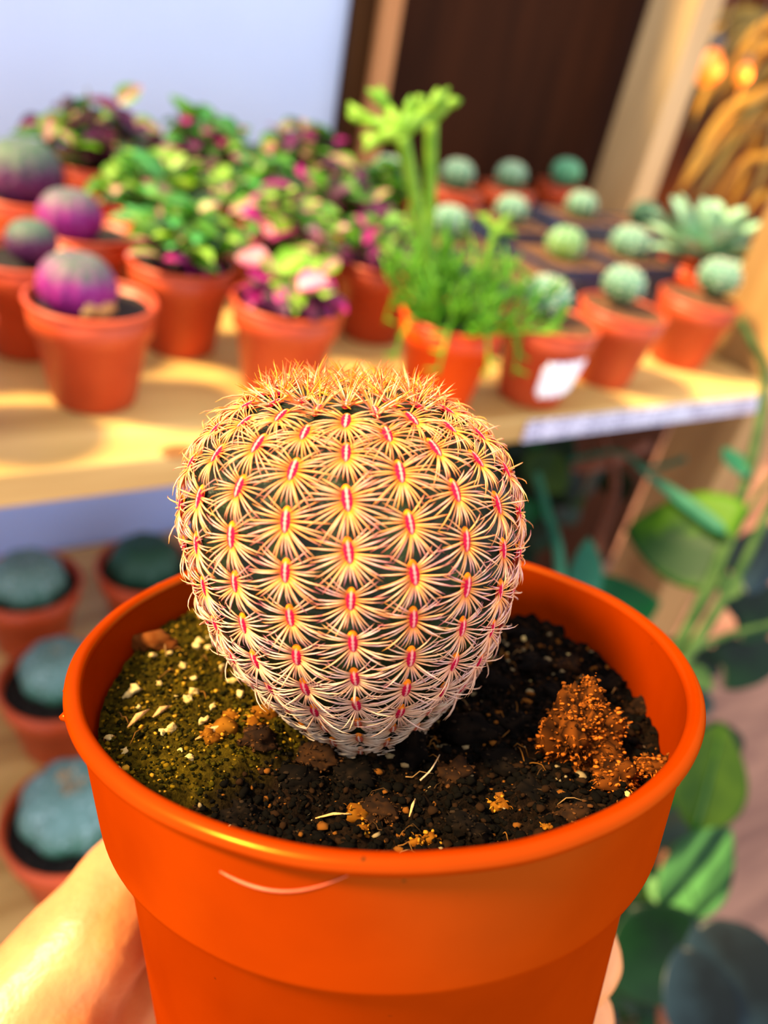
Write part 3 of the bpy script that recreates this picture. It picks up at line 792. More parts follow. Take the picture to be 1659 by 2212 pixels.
for i in range(150):
    u, v = rr.uniform(1150, 1560), rr.uniform(1450, 2260); d = rr.uniform(.52, .68)
    a = rr.uniform(0, 6.28); L = rr.uniform(90, 160)
    if max(u, u + L * math.cos(a)) > 1570 - (v - 1500) * .06: continue
    px_leaf(ba, rr.choice(['leaf_dark', 'leaf_dark', 'leaf_dark', 'leaf_dark', 'leaf_green', 'leaf_blue']), u, v, u + L * math.cos(a), v + L * math.sin(a), d, d + rr.uniform(-.03, .03), rr.uniform(.03, .055), 'oval', .15, .2, (rr.uniform(-.5, .3), -1, rr.uniform(.2, .9)))

# ---- strap leaved plants and bulbs in the far corner
M['strap'] = noisy('yellow_strap_leaf', rgb(124, 84, 12), rgb(190, 140, 32), 10, 0.5, translucent=0.3)
M['strap_dark'] = noisy('olive_strap_leaf', rgb(60, 50, 14), rgb(110, 92, 34), 10, 0.5, translucent=0.2)
sp_ = thing('strap_leaf_plant', 'arching yellowish strap leaved plant in the warm far corner', 'plant')
rr = random.Random(12)
base = at(1800, 120, 1.75)
for i in range(34):
    if i < 7:
        uv = [[(1660, 200), (1560, 250), (1470, 400)], [(1680, 245), (1570, 300), (1455, 425)], [(1700, 50), (1630, 70), (1575, 150)], [(1690, 320), (1610, 350), (1535, 450)],
              [(1700, 100), (1640, 120), (1590, 215)], [(1690, 190), (1620, 210), (1520, 330)], [(1720, 400), (1650, 420), (1600, 470)]][i]
        dd = 1.60 + .03 * i
    else:
        u1, v1 = rr.uniform(1480, 1660), rr.uniform(-60, 440); dd = rr.uniform(1.75, 2.0)
        uv = [((u1 + 1800) / 2, (v1 + 60) / 2 - rr.uniform(0, 60)), (u1 + 40, v1 - 30), (u1, v1 + 40)]
    p = smooth_path([base] + [at(u, v, dd) for u, v in uv], 6)
    V, F = [], []
    for k, q in enumerate(p):
        wd = .015 * (1 - (k / (len(p) - 1)) ** 2 * .9)
        tdir = (p[min(k + 1, len(p) - 1)] - p[max(k - 1, 0)]).normalized(); s = tdir.cross(Vector((.5, .67, -.2))).normalized()
        V += [q - s * wd, q + Vector((0, 0, -.004)), q + s * wd]
    for k in range(len(p) - 1):
        F += [(3 * k, 3 * k + 1, 3 * k + 4, 3 * k + 3), (3 * k + 1, 3 * k + 2, 3 * k + 5, 3 * k + 4)]
    o = obj('leaf', make_mesh('strap_leaf', V, F, M['strap' if i < 7 or i % 3 == 0 else 'strap_dark']), sp_)
    o.modifiers.new('thick', 'SOLIDIFY').thickness = 0.0015
px_stem(sp_, 'brown_stem', [(1800, 120, 1.75), (1820, 400, 1.75), (1800, 800, 1.75)], .02, .03, 'trunk')
m, nt, p = mat_new('lit_bulb'); p.inputs['Base Color'].default_value = (.25, .06, 0, 1)
p.inputs['Emission Color'].default_value = (1, 0.26, 0.02, 1); p.inputs['Emission Strength'].default_value = 1.1
M['bulb'] = m
for lb, u, v, y, r in (('glowing orange bulb nearest the tall pale post', 1530, 150, 1.28, .030), ('smaller glowing orange bulb at the right picture edge', 1605, 162, 1.28, .018)):
    c = on_y(u, v, y)
    t = thing('light_bulb', lb, 'bulb', c, 0, 'orange bulbs in the far corner')
    V, F = lathe([(0.0001, -r * 1.1), (r * .6, -r * .9), (r, -r * .1), (r * .8, r * .6), (r * .42, r * 1.1), (r * .38, r * 1.3)], 20)
    obj('glass', make_mesh('bulb_glass', V, F, M['bulb']), t)
    V, F = lathe([(r * .40, r * 1.25), (r * .44, r * 1.3), (r * .44, r * 1.9), (r * .2, r * 2.1), (0.0001, r * 2.1)], 16)
    obj('socket', make_mesh('bulb_socket', V, F, M['navy']), t)
    V, F = tube([(0, 0, r * 2.05), (0, 0, 1.2)], [.003, .003], 6)
    obj('cord', make_mesh('bulb_cord', V, F, M['navy']), t)
    li = bpy.data.lights.new('bulb_light', 'POINT'); li.energy = 1.3; li.color = (1, .42, .08); li.shadow_soft_size = r
    lo_ = bpy.data.objects.new('bulb_light', li); link(lo_, t); lo_.location = (0, -r * 1.6, 0)

# =================================================================================== THE ORANGE POT WITH THE CACTUS, held up in front
E1 = Vector((0.84886566, -0.50568896, 0.15396677)); E2 = Vector((0.5285158, 0.80645908, -0.26513167)); AX = Vector((0.00990626, 0.30643504, 0.95184003))
PH = 0.088
RIM_C = Vector((0.05511395, 0.0669098, 0.12128398))
POTM = Matrix.Translation(RIM_C - AX * PH) @ Matrix((E1, E2, AX)).transposed().to_4x4()
main = thing('potted_cactus', 'round cactus covered in combed orange and pink spines in a big orange plastic pot', 'cactus', mtx=POTM)

def plastic():
    m, nt, p = mat_new('orange_plastic'); N = nt.nodes; Lk = nt.links
    tc = N.new('ShaderNodeTexCoord')
    nz = N.new('ShaderNodeTexNoise'); nz.inputs['Scale'].default_value = 60; nz.inputs['Detail'].default_value = 4; Lk.new(tc.outputs['Object'], nz.inputs[0])
    cr = N.new('ShaderNodeValToRGB'); cr.color_ramp.elements[0].color = rgb(144, 41, 0); cr.color_ramp.elements[1].color = rgb(154, 46, 0)
    cr.color_ramp.elements[0].position = .35; cr.color_ramp.elements[1].position = .65
    Lk.new(nz.outputs['Fac'], cr.inputs[0])
    # pale scuffs, short and slanting
    mp = N.new('ShaderNodeMapping'); mp.inputs['Scale'].default_value = (130, 130, 620); mp.inputs['Rotation'].default_value = (.35, .3, 0)
    Lk.new(tc.outputs['Object'], mp.inputs[0])
    n2 = N.new('ShaderNodeTexNoise'); n2.inputs['Scale'].default_value = 1; n2.inputs['Detail'].default_value = 6; n2.inputs['Roughness'].default_value = .65; Lk.new(mp.outputs[0], n2.inputs[0])
    mr = N.new('ShaderNodeMapRange'); mr.inputs[1].default_value = .70; mr.inputs[2].default_value = .82; mr.inputs[4].default_value = .4; Lk.new(n2.outputs['Fac'], mr.inputs[0])
    mx = N.new('ShaderNodeMix'); mx.data_type = 'RGBA'; mx.inputs[7].default_value = rgb(190, 100, 50)
    Lk.new(mr.outputs[0], mx.inputs[0]); Lk.new(cr.outputs[0], mx.inputs[6])
    # dirt specks
    n3 = N.new('ShaderNodeTexNoise'); n3.inputs['Scale'].default_value = 420; n3.inputs['Detail'].default_value = 2; Lk.new(tc.outputs['Object'], n3.inputs[0])
    m3 = N.new('ShaderNodeMapRange'); m3.inputs[1].default_value = .765; m3.inputs[2].default_value = .80; Lk.new(n3.outputs['Fac'], m3.inputs[0])
    mx2 = N.new('ShaderNodeMix'); mx2.data_type = 'RGBA'; mx2.inputs[7].default_value = rgb(60, 24, 8)
    Lk.new(m3.outputs[0], mx2.inputs[0]); Lk.new(mx.outputs[2], mx2.inputs[6])
    Lk.new(mx2.outputs[2], p.inputs['Base Color'])
    p.inputs['Roughness'].default_value = .5; p.inputs['Specular IOR Level'].default_value = 0; p.inputs['IOR'].default_value = 1.0
    b = N.new('ShaderNodeBump'); b.inputs['Strength'].default_value = .12; b.inputs['Distance'].default_value = .0006
    Lk.new(nz.outputs['Fac'], b.inputs['Height']); Lk.new(b.outputs[0], p.inputs['Normal'])
    t = N.new('ShaderNodeBsdfTranslucent'); Lk.new(mx2.outputs[2], t.inputs['Color'])
    ms = N.new('ShaderNodeMixShader'); ms.inputs[0].default_value = .22
    gl_ = N.new('ShaderNodeBsdfGlossy'); gl_.inputs['Color'].default_value = (1, .5, .06, 1); gl_.inputs['Roughness'].default_value = .26
    Lk.new(b.outputs[0], gl_.inputs['Normal'])
    mg = N.new('ShaderNodeMixShader'); mg.inputs[0].default_value = .045
    Lk.new(p.outputs[0], ms.inputs[1]); Lk.new(t.outputs[0], ms.inputs[2])
    Lk.new(ms.outputs[0], mg.inputs[1]); Lk.new(gl_.outputs[0], mg.inputs[2]); Lk.new(mg.outputs[0], N['Material Output'].inputs['Surface'])
    return m
M['plastic'] = plastic()
Zr = lambda h: PH - h          # height in the pot from the depth below its rim
body = [(0.0001, 0.0), (0.0335, 0.0), (0.0350, 0.0012), (0.0393, Zr(.0212)), (0.0397, Zr(.0207)), (0.0414, Zr(.0205)), (0.0420, Zr(.0199)), (0.0421, Zr(.0192)),
        (0.0434, Zr(.0035)), (0.0435, Zr(.0010)), (0.0426, Zr(.0010)), (0.0408, Zr(.020)), (0.0385, Zr(.0215)), (0.0336, 0.003), (0.0001, 0.003)]
V, F = lathe(body, 160)
pot = obj('pot', make_mesh('main_pot', V, F, M['plastic']), main)
for pl_ in pot.data.polygons: pass
es = pot.modifiers.new('edges', 'EDGE_SPLIT'); es.split_angle = math.radians(38)
rim = []
for k in range(17):
    a = 2 * math.pi * k / 16
    rim.append((0.04378 + 0.00122 * math.cos(a), Zr(.0010) + 0.0011 * math.sin(a)))
V, F = lathe(rim, 200)
V = [(x * (1 + .0022 * noise.noise(Vector((x * 60, y * 60, 3)))), y * (1 + .0022 * noise.noise(Vector((x * 60, y * 60, 8)))), z + .00022 * noise.noise(Vector((x * 90, y * 90, 1)))) for x, y, z in V]
obj('rim', make_mesh('main_rim', V, F, M['plastic']), pot)
# moulding burrs on the rim
rr = random.Random(2)
def lump(r, seed, squash=(1, 1, 1), sub=1, amp=.35):
    """an irregular crumb"""
    import bmesh
    bm = bmesh.new(); bmesh.ops.create_icosphere(bm, subdivisions=sub, radius=r)
    for v in bm.verts:
        k = 1 + amp * noise.noise(v.co * (1.4 / r) + Vector((seed * 3.7, seed, -seed)))
        if sub > 2: k += .25 * amp * noise.noise(v.co * (5.0 / r) + Vector((seed, 0, 0)))
        v.co = Vector((v.co.x * squash[0], v.co.y * squash[1], v.co.z * squash[2])) * k
    V = [v.co.copy() for v in bm.verts]; F = [tuple(q.index for q in f.verts) for f in bm.faces]; bm.free()
    return V, F
for adeg, s, dz in ((153, 1.0, .0004), (160, .8, .0004), (178, .7, 0), (203, 1.3, -.0016), (206, .9, -.0022), (-22, 1.2, -.003), (-31, .7, -.0026), (-36, .6, -.0026), (198, .6, .0)):
    a = math.radians(adeg); R_ = .0447 if dz > -.002 else .0436
    V, F = lump(.00058 * s, adeg, (1.2, 1.2, .9 if dz > -.002 else 1.8), 2)
    obj('burr', make_mesh('burr', V, F, M['plastic']), pot, loc=(R_ * math.cos(a), R_ * math.sin(a), Zr(.0014) + dz))
# pale curled sliver of plastic on the collar
M['sliver'] = noisy('pale_pink_plastic_sliver', rgb(176, 70, 34), rgb(196, 92, 52), 200, .4)
pts, rad = [], []
for i in range(15):
    f = i / 14; a = math.radians(-112.5 + 18.5 * f); h = .0060 - .0034 * f ** 2 + .0011 * math.sin(f * 3.1)
    R_ = .0434 - (.0013) * (h - .0035) / .0157 + .0001
    pts.append((R_ * math.cos(a), R_ * math.sin(a), Zr(h))); rad.append(.00004 + .00020 * math.sin(math.pi * min(1, f * .9 + .1)) ** .8 * (1 - f * .5))
o = obj('scratch', make_mesh('scratch', *tube(pts, rad, 6), M['sliver']), pot); o['label'] = 'pale pink raised scratch'

# ---- soil
def soil_h(x, y):
    """depth of the soil surface in the pot: a mossy mound at the left, a dark hollow in front, rough crumbs at the right"""
    moss = 1 / (1 + math.exp(((x + .010) + .9 * (-(y) - .010) * (1 if y < -.010 else 0.25)) / .0022))
    z = -.0122 + .0042 * moss + .0022 / (1 + math.exp(-(y - .010) / .004))
    z += -.0010 * math.exp(-((x - .005) ** 2 + (y + .022) ** 2) / .00016)
    v = Vector((x, y, 0))
    fr_ = 1 - .55 * moss
    z += fr_ * .0014 * noise.noise(v * 230) + fr_ * .0013 * noise.noise(v * 520 + Vector((3, 1, 2))) + .0006 * noise.noise(v * 1300) + .00035 * noise.noise(v * 2800)
    return z, moss
def soil_material():
    m, nt, p = mat_new('mossy_potting_soil'); N = nt.nodes; Lk = nt.links
    a = N.new('ShaderNodeAttribute'); a.attribute_name = 'Col'
    tc = N.new('ShaderNodeTexCoord')
    nz = N.new('ShaderNodeTexNoise'); nz.inputs['Scale'].default_value = 900; nz.inputs['Detail'].default_value = 6; nz.inputs['Roughness'].default_value = .7
    Lk.new(tc.outputs['Object'], nz.inputs[0])
    mr = N.new('ShaderNodeMapRange'); mr.inputs[1].default_value = .32; mr.inputs[2].default_value = .72; mr.inputs[3].default_value = .15; mr.inputs[4].default_value = 1.9
    Lk.new(nz.outputs['Fac'], mr.inputs[0])
    mu = N.new('ShaderNodeVectorMath'); mu.operation = 'SCALE'; Lk.new(a.outputs['Color'], mu.inputs[0]); Lk.new(mr.outputs[0], mu.inputs['Scale'])
    Lk.new(mu.outputs[0], p.inputs['Base Color']); p.inputs['Roughness'].default_value = 1.0; p.inputs['Specular IOR Level'].default_value = .03
    b = N.new('ShaderNodeBump'); b.inputs['Strength'].default_value = 1.0; b.inputs['Distance'].default_value = .0009
    Lk.new(nz.outputs['Fac'], b.inputs['Height']); Lk.new(b.outputs[0], p.inputs['Normal'])
    return m
M['main_soil'] = soil_material()
moss_c, moss_y, soil_c, soil_b = rgb(30, 26, 3), rgb(84, 66, 8), rgb(9, 7, 5), rgb(30, 18, 9)
V, F, C = [], [], []
nr, na = 130, 300
SR = .0412
for i in range(nr + 1):
    r = SR * i / nr
    for k in range(na):
        t_ = 2 * math.pi * k / na; x, y = r * math.cos(t_), r * math.sin(t_)
        z, ms = soil_h(x, y); V.append((x, y, PH + z))
        g_ = noise.noise(Vector((x * 180, y * 180, 4))) * .5 + .5; g2 = noise.noise(Vector((x * 420, y * 420, 9))) * .5 + .5
        mm = max(0, min(1, ms * 1.3 - .2 - .8 * max(0, g2 - .62)))
        c = [(soil_c[q] * (1 - g_) + soil_b[q] * g_) * (1 - mm) + (moss_c[q] * (1 - g_) + moss_y[q] * g_) * mm for q in range(3)]
        C.append((*c, 1))
for i in range(nr):
    for k in range(na):
        j = (k + 1) % na
        F.append((i * na + k, (i + 1) * na + k, (i + 1) * na + j, i * na + j))
soil = obj('soil', make_mesh('main_soil', V, F, M['main_soil'], True, C), main)
# crumbs: far too many to count
M['crumb'] = vcol('soil_crumbs', 1.0, spec=.03)
lumps = [lump(1.0, s, (1, 1, .8), 1, .5) for s in range(8)]
LV = [np.array(v) for v, _ in lumps]; LF = [np.array(f) for _, f in lumps]
VV, FF, CC = [], [], []; nb = 0
rr = random.Random(9)
for i in range(15000):
    r = SR * .99 * math.sqrt(rr.random()); a = rr.uniform(0, 6.2832); x, y = r * math.cos(a), r * math.sin(a)
    z, ms = soil_h(x, y)
    s = .00016 + .00055 * rr.random() ** 3 * (1 if ms < .5 else .5)
    k = rr.randrange(8); q = LV[k] * s * np.array([rr.uniform(.6, 1.5), rr.uniform(.6, 1.5), rr.uniform(.6, 1.2)])
    th = rr.uniform(0, 6.28); co, si = math.cos(th), math.sin(th)
    q = np.stack([q[:, 0] * co - q[:, 1] * si + x, q[:, 0] * si + q[:, 1] * co + y, q[:, 2] + PH + z + s * .25], 1)
    VV.append(q); FF.append(LF[k] + nb); nb += len(q)
    u = rr.random()
    c = rgb(9, 7, 5) if u < .68 else rgb(34, 20, 9) if u < .91 else rgb(104, 60, 18) if u < .975 else rgb(124, 104, 72)
    if ms > .5: c = rgb(22, 20, 3) if u < .44 else rgb(54, 46, 5) if u < .76 else rgb(100, 76, 9) if u < .94 else rgb(176, 128, 34)
    CC += [c] * len(q)
o = obj('soil_crumbs', make_mesh('soil_crumbs', np.concatenate(VV), np.concatenate(FF), M['crumb'], True, CC), soil); o['kind'] = 'stuff'
# fibres and rootlets
A = Acc(); rr = random.Random(14)
for i in range(170):
    r = .038 * math.sqrt(rr.random()); a = rr.uniform(0, 6.28); x, y = r * math.cos(a), r * math.sin(a)
    if x < -.012 and rr.random() < .7: continue
    b = rr.uniform(0, 6.28); L = rr.uniform(.0012, .0042); pts = []
    for k in range(5):
        b += rr.uniform(-.5, .5); x += L / 4 * math.cos(b); y += L / 4 * math.sin(b)
        if x * x + y * y > .0395 ** 2: break
        pts.append(Vector((x, y, PH + soil_h(x, y)[0] + .0003 + .0007 * math.sin(k * .8))))
    if len(pts) < 3: continue
    A.add(tube(pts, list(np.linspace(.00010, .00004, len(pts))), 4), rr.choice([rgb(120, 78, 34), rgb(120, 76, 28), rgb(60, 40, 20), rgb(140, 104, 62)]))
o = obj('rootlets', A.mesh('rootlets', M['crumb']), soil); o['kind'] = 'stuff'
def on_soil(u, v):
    """where the ray of the photograph meets the soil, in the pot's own coordinates"""
    inv = POTM.inverted(); o_ = inv @ CAM; d_ = (inv.to_3x3() @ ray(u, v))
    h = -.010
    for _ in range(5):
        t_ = (PH + h - o_.z) / d_.z; q = o_ + d_ * t_; h = soil_h(q.x, q.y)[0]
    return Vector((q.x, q.y, PH + h))
def crumb_mesh(name, V, F, cols, seed):
    r_ = random.Random(seed)
    C = []
    for v in V:
        g = noise.noise(Vector(v) * 1900 + Vector((seed, 0, 0))) * .5 + .5
        g = max(0, min(1, (g - .3) * 2.2))
        C.append(tuple(cols[0][q] * (1 - g) + cols[1][q] * g for q in range(3)) + (1,))
    return make_mesh(name, V, F, M['crumb'], True, C)
def clod(name, u, v, r, squash, cols, seed, sink=.4, label=None, sub=3, amp=.6, fib=0, grain=0, taper=0.0):
    p = on_soil(u, v); r_ = random.Random(seed)
    V, F = lump(r, seed, squash, sub, amp)
    V = [q + q.normalized() * r * .30 * noise.noise(Vector(q) * 1700 + Vector((seed, 2, 5))) for q in V]
    A = Acc()
    def tint(): g = r_.random() ** 1.5; return tuple(cols[0][z] * (1 - g) + cols[1][z] * g for z in range(3)) + (1,)
    tz = max(q.z for q in V)
    V = [Vector((q.x * (1 - taper * max(0, q.z / tz)), q.y * (1 - taper * max(0, q.z / tz)), q.z)) for q in V]
    vc = []
    for q in V:
        g = max(0, min(1, (noise.noise(q * 2300 + Vector((seed, 4, 4))) * .75 + .12)))
        vc.append(tuple(cols[0][z] * (1 - g) + cols[1][z] * g * .6 for z in range(3)) + (1,))
    A.add((V, F), vc)
    for i in range(grain):                                # grains and flakes bound into the lump
        q = Vector(V[r_.randrange(len(V))]); k = r_.randrange(8); s_ = r_.uniform(.00009, .00030)
        sc_ = np.array([r_.uniform(.5, 1.8), r_.uniform(.5, 1.3), r_.uniform(.5, 1.6)]) * s_
        A.add(((LV[k] * sc_ + np.array(q) * r_.uniform(.93, 1.10)).tolist(), LF[k].tolist()), tint())
    for i in range(fib):
        q = Vector(V[r_.randrange(len(V))]); d = (q.normalized() + Vector((r_.uniform(-.9, .9), r_.uniform(-.9, .9), r_.uniform(-.6, .6)))).normalized()
        w_ = r_.uniform(.00005, .00012); L_ = r_.uniform(.0004, .0011)
        A.add(tube([q, q + d * L_ * .6, q + d * L_ + Vector((0, 0, -L_ * .3))], [w_, w_ * .8, w_ * .3], 4), tint())
    o = obj(name, make_mesh(name, A.V, A.F, M['crumb'], True, A.C), soil, loc=p + Vector((0, 0, r * squash[2] * (1 - sink) - r * .3)))
    if label: o['label'] = label
    return o
tan = (rgb(96, 48, 16), rgb(170, 104, 48)); rust = (rgb(34, 16, 5), rgb(190, 100, 28)); dark = (rgb(8, 6, 5), rgb(44, 32, 22)); gold = (rgb(96, 52, 8), rgb(196, 130, 34))
clod('clod', 330, 1400, .0027, (1.35, .8, .75), tan, 3, .3, 'tan stone on the moss', amp=.35)
clod('clod', 1252, 1645, .0042, (1.15, .85, 1.6), rust, 8, .25, 'rusty fibrous peat lump', amp=.9, sub=4, fib=320, grain=2200, taper=.45)
clod('clod', 1330, 1690, .0030, (1.1, .8, .8), rust, 18, .4, amp=.6, fib=110, grain=420)
clod('clod', 1420, 1660, .0022, (1.3, .8, .5), rust, 28, .4, amp=.6, fib=80, grain=260)
clod('clod', 880, 1640, .0034, (1.0, .8, 1.0), dark, 12, .35, 'dark lump against the cactus foot', grain=160)
clod('clod', 1010, 1590, .0034, (1.2, .9, .7), dark, 13, grain=120)
clod('clod', 1110, 1570, .0028, (1.2, .9, .7), dark, 14, grain=120)
for i, (u, v, r) in enumerate(((690, 1640, .0022), (640, 1690, .0024), (760, 1680, .0026), (980, 1680, .0024), (1090, 1650, .0026), (1150, 1720, .0024), (560, 1600, .0020), (1060, 1480, .0026), (1150, 1440, .0026),
                               (1230, 1430, .0024), (1200, 1510, .0026), (1310, 1480, .0024), (1380, 1530, .0022), (1120, 1370, .0024), (1200, 1360, .0022), (820, 1760, .0020), (520, 1760, .0022), (1010, 1790, .0020), (1240, 1770, .0020))):
    clod('clod', u, v, r, (1.2, 1, .7), dark if i % 3 else (rgb(26, 16, 10), rgb(86, 52, 24)), 40 + i, .55, amp=.7, fib=20, grain=90)
for i, (u, v, r) in enumerate(((575, 1545, .0017), (605, 1535, .0013), (550, 1570, .0012), (480, 1580, .0019), (500, 1555, .0012), (455, 1600, .0011), (770, 1770, .0013), (780, 1800, .0009), (1080, 1745, .0011), (930, 1820, .0009), (900, 1830, .0008), (1180, 1790, .0006))):
    clod('clod', u, v, r, (1.1, .9, .8), gold, 70 + i, .35, amp=.9, sub=2, fib=8, grain=30)
for i, (u, v, L, ang) in enumerate(((300, 1560, .0042, 1.1), (460, 1590, .005, .6), (350, 1545, .003, .9), (720, 1755, .0045, 0.05), (890, 1760, .003, 1.3))):   # chips of bark and straw
    p = on_soil(u, v); d = Vector((math.cos(ang), math.sin(ang), .12)) * L / 2
    obj('bark_chip', make_mesh('bark_chip', *tube([p - d + Vector((0, 0, .0006)), p + Vector((0, 0, .001)), p + d + Vector((0, 0, .0007))], [.0001, .0005 if i < 3 else .0002, .00008], 5), M['cork']), soil)
M['perlite'] = noisy('cream_perlite', rgb(176, 140, 66), rgb(222, 196, 130), 500, .8, .3)
for i, (u, v, r) in enumerate(((290, 1495, .0011), (275, 1505, .0008), (405, 1515, .0010), (418, 1500, .0009), (370, 1580, .0010), (430, 1385, .0011), (425, 1400, .0009), (450, 1400, .0009), (452, 1375, .0008), (395, 1440, .0008), (330, 1425, .0007),
                               (460, 1530, .0008), (350, 1590, .0006), (235, 1600, .0007), (270, 1622, .0007), (255, 1660, .0006), (505, 1470, .0009), (480, 1440, .0008), (520, 1510, .0009), (420, 1470, .0006), (300, 1530, .0005), (390, 1620, .0006), (410, 1640, .0007),
                               (440, 1560, .0009), (380, 1510, .0006), (953, 1565, .0006), (1080, 1370, .0005), (1130, 1395, .0006), (1225, 1420, .0007), (1420, 1525, .0005), (1145, 1475, .0005), (1060, 1420, .0005), (1095, 1415, .0005), (1355, 1715, .0006), (345, 1480, .0006), (365, 1410, .0006))):
    p = on_soil(u, v)
    V, F = lump(r * .72, i + 200, (1.2, .8, .85), 2, 1.1)
    obj('grit', make_mesh('grit', V, F, M['perlite']), soil, loc=p + Vector((0, 0, r * .35)), rot=(0, 0, i))
# a dry rootlet standing up against the cactus foot
p = on_soil(905, 1630)
obj('dry_root', make_mesh('dry_root', *tube(smooth_path([p + Vector((0, 0, -.001)), p + Vector((-.0004, .0004, .0018)), p + Vector((-.0011, .0006, .0035)), p + Vector((-.0013, .0008, .0052))], 3), list(np.linspace(.00022, .00009, 10)), 5), M['wool']), soil)
p = on_soil(930, 1690)
obj('dry_root', make_mesh('dry_root', *tube(smooth_path([p + Vector((-.0015, -.001, .0002)), p + Vector((0, 0, .0013)), p + Vector((.0012, .0018, .0024))], 4), list(np.linspace(.00015, .00008, 9)), 5), M['wool']), soil)

# ---- the cactus
CX, CY = -.0034, -.0008            # its foot in the pot
prof = [(.0078, -.0160), (.0088, -.0125), (.0112, -.0085), (.0142, -.0040), (.0170, .0005), (.0193, .0055), (.0209, .0110), (.0217, .0165), (.0219, .0210), (.0212, .0255), (.0194, .0297), (.0163, .0333), (.0124, .0359), (.0084, .0373), (.0050, .0375), (.0024, .0369), (.0001, .0364)]
pp = smooth_path([(r, 0, z) for r, z in prof], 8)
pr_, pz_ = np.array([q.x for q in pp]), np.array([q.z for q in pp])
arc = np.concatenate([[0], np.cumsum(np.hypot(np.diff(pr_), np.diff(pz_)))])
LEAN = -.0017                      # the top stands a little to the left of the foot
def centre(z): return CX + LEAN * (z + .012) / .03, CY
NR = 20
TH0 = math.radians(-88.0)
# areole stations: close together near the foot and in the crown
stations = []
s = .0052
while s < arc[-1] - .0030:
    stations.append(s)
    f = s / arc[-1]
    s += .0057 - .0010 * max(0, (.40 - f) / .40) - .0030 * max(0, (f - .66) / .34)
def surf(s, th, ridge=0.0):
    r = np.interp(s, arc, pr_); z = np.interp(s, arc, pz_)
    cx_, cy_ = centre(z)
    return Vector((cx_ + (r + ridge) * math.cos(th), cy_ + (r + ridge) * math.sin(th), PH + z))
step = np.array(stations)
V, F = [], []
n, m_ = NR * 10, 120
for i in range(m_ + 1):
    s = arc[-1] * i / m_
    r0 = np.interp(s, arc, pr_)
    for k in range(n):
        th = TH0 + 2 * math.pi * k / n
        rib = math.cos(NR * (th - TH0))
        ridge = .055 * r0 * (rib * .5 + .5) - .02 * r0
        par = int(round((th - TH0) / (2 * math.pi / NR))) % 2
        ss = s + (0 if par == 0 else .5 * np.interp(s, step, np.gradient(step)))
        ph_ = np.interp(ss, step, np.arange(len(step)))
        ridge += .0005 * (rib * .5 + .5) ** 2 * math.cos(2 * math.pi * ph_) * min(1, r0 / .01)
        V.append(surf(s, th, ridge))
for i in range(m_):
    for k in range(n):
        F.append((i * n + k, i * n + (k + 1) % n, (i + 1) * n + (k + 1) % n, (i + 1) * n + k))
M['cactus_skin'] = noisy('dark_green_cactus_skin', rgb(12, 24, 8), rgb(30, 46, 14), 300, .5, .3, c3=rgb(50, 62, 18), spec=.25)
cactus = obj('cactus', make_mesh('cactus_body', V, F, M['cactus_skin']), main)

# spine combs
M['spine'] = vcol('spines', .42, .25, objmix=True, spec=.5)
M['areole'] = vcol('areole_felt', .9, .0, objmix=False, spec=.2)
def spine_comb(seed, kind):
    r_ = random.Random(seed); A = Acc()
    side = 14 if kind != 'crown' else 13
    for sd in (-1, 1):
        for i in range(side):
            f = (i + .5) / side
            al = math.radians(46 + 132 * f + r_.uniform(-4, 4)) if kind == 'mid' else math.radians(180 * f + r_.uniform(-8, 8))      # 0 = towards the top of the cactus
            if kind == 'low': al = math.radians(40 + 110 * f + r_.uniform(-6, 6))
            L = (.0025 + .0024 * math.sin(math.pi * min(1, f * .95 + .05)) ** .8) * r_.uniform(.85, 1.1)
            dx_, dy_ = sd * math.sin(al), math.cos(al)
            b = Vector((sd * .00050 * math.sin(al), .0014 * math.cos(al), .00045))
            el = r_.uniform(.12, .27) if kind == 'mid' else r_.uniform(.12, .3) if kind == 'low' else r_.uniform(.30, 1.15)
            if kind == 'mid' and r_.random() < .12: el += .3
            dr = .62 if kind == 'mid' else .75 if kind == 'low' else .15
            pts, q, e = [b], b.copy(), el
            sw = -.25 * sd if kind == 'low' else r_.uniform(-.08, .08)
            hx, hy = dx_, dy_
            for k in range(4):
                q = q + Vector((hx * math.cos(e), hy * math.cos(e), math.sin(e))) * L / 4
                pts.append(q.copy()); e -= dr / 4 * (1.0 + .3 * k)
                if kind == 'low': hy -= .06
            w0 = .000115 * r_.uniform(.85, 1.15)
            vf = tube(pts, [w0, w0 * 1.02, w0 * .9, w0 * .62, w0 * .12], 4)
            if kind == 'mid':
                cb = r_.choice([rgb(250, 140, 6), rgb(246, 120, 10), rgb(255, 166, 40)]); cm = r_.choice([rgb(255, 206, 170), rgb(252, 186, 130), rgb(248, 192, 184)])
                ct = r_.choice([rgb(214, 70, 110), rgb(240, 130, 50), rgb(250, 170, 50), rgb(222, 104, 130)])
            elif kind == 'low':
                cb = rgb(214, 150, 90); cm = rgb(240, 214, 184); ct = r_.choice([rgb(236, 206, 176), rgb(214, 160, 112), rgb(230, 190, 172)])
            else:
                cb = r_.choice([rgb(255, 246, 220), rgb(255, 230, 140), rgb(255, 214, 90)]); cm = r_.choice([rgb(255, 196, 40), rgb(255, 170, 20), rgb(206, 10, 44), rgb(206, 10, 44), rgb(255, 240, 200), rgb(255, 230, 170)])
                ct = r_.choice([rgb(206, 16, 34), rgb(214, 40, 24), rgb(244, 100, 14), rgb(255, 170, 30)])
            cols = []
            for c in (cb, tuple((cb[z] + cm[z]) / 2 for z in range(4)), cm, tuple((cm[z] + ct[z]) / 2 for z in range(4)), ct): cols += [c] * 4
            A.add(vf, cols)
    return A.mesh('spine_comb', M['spine'])
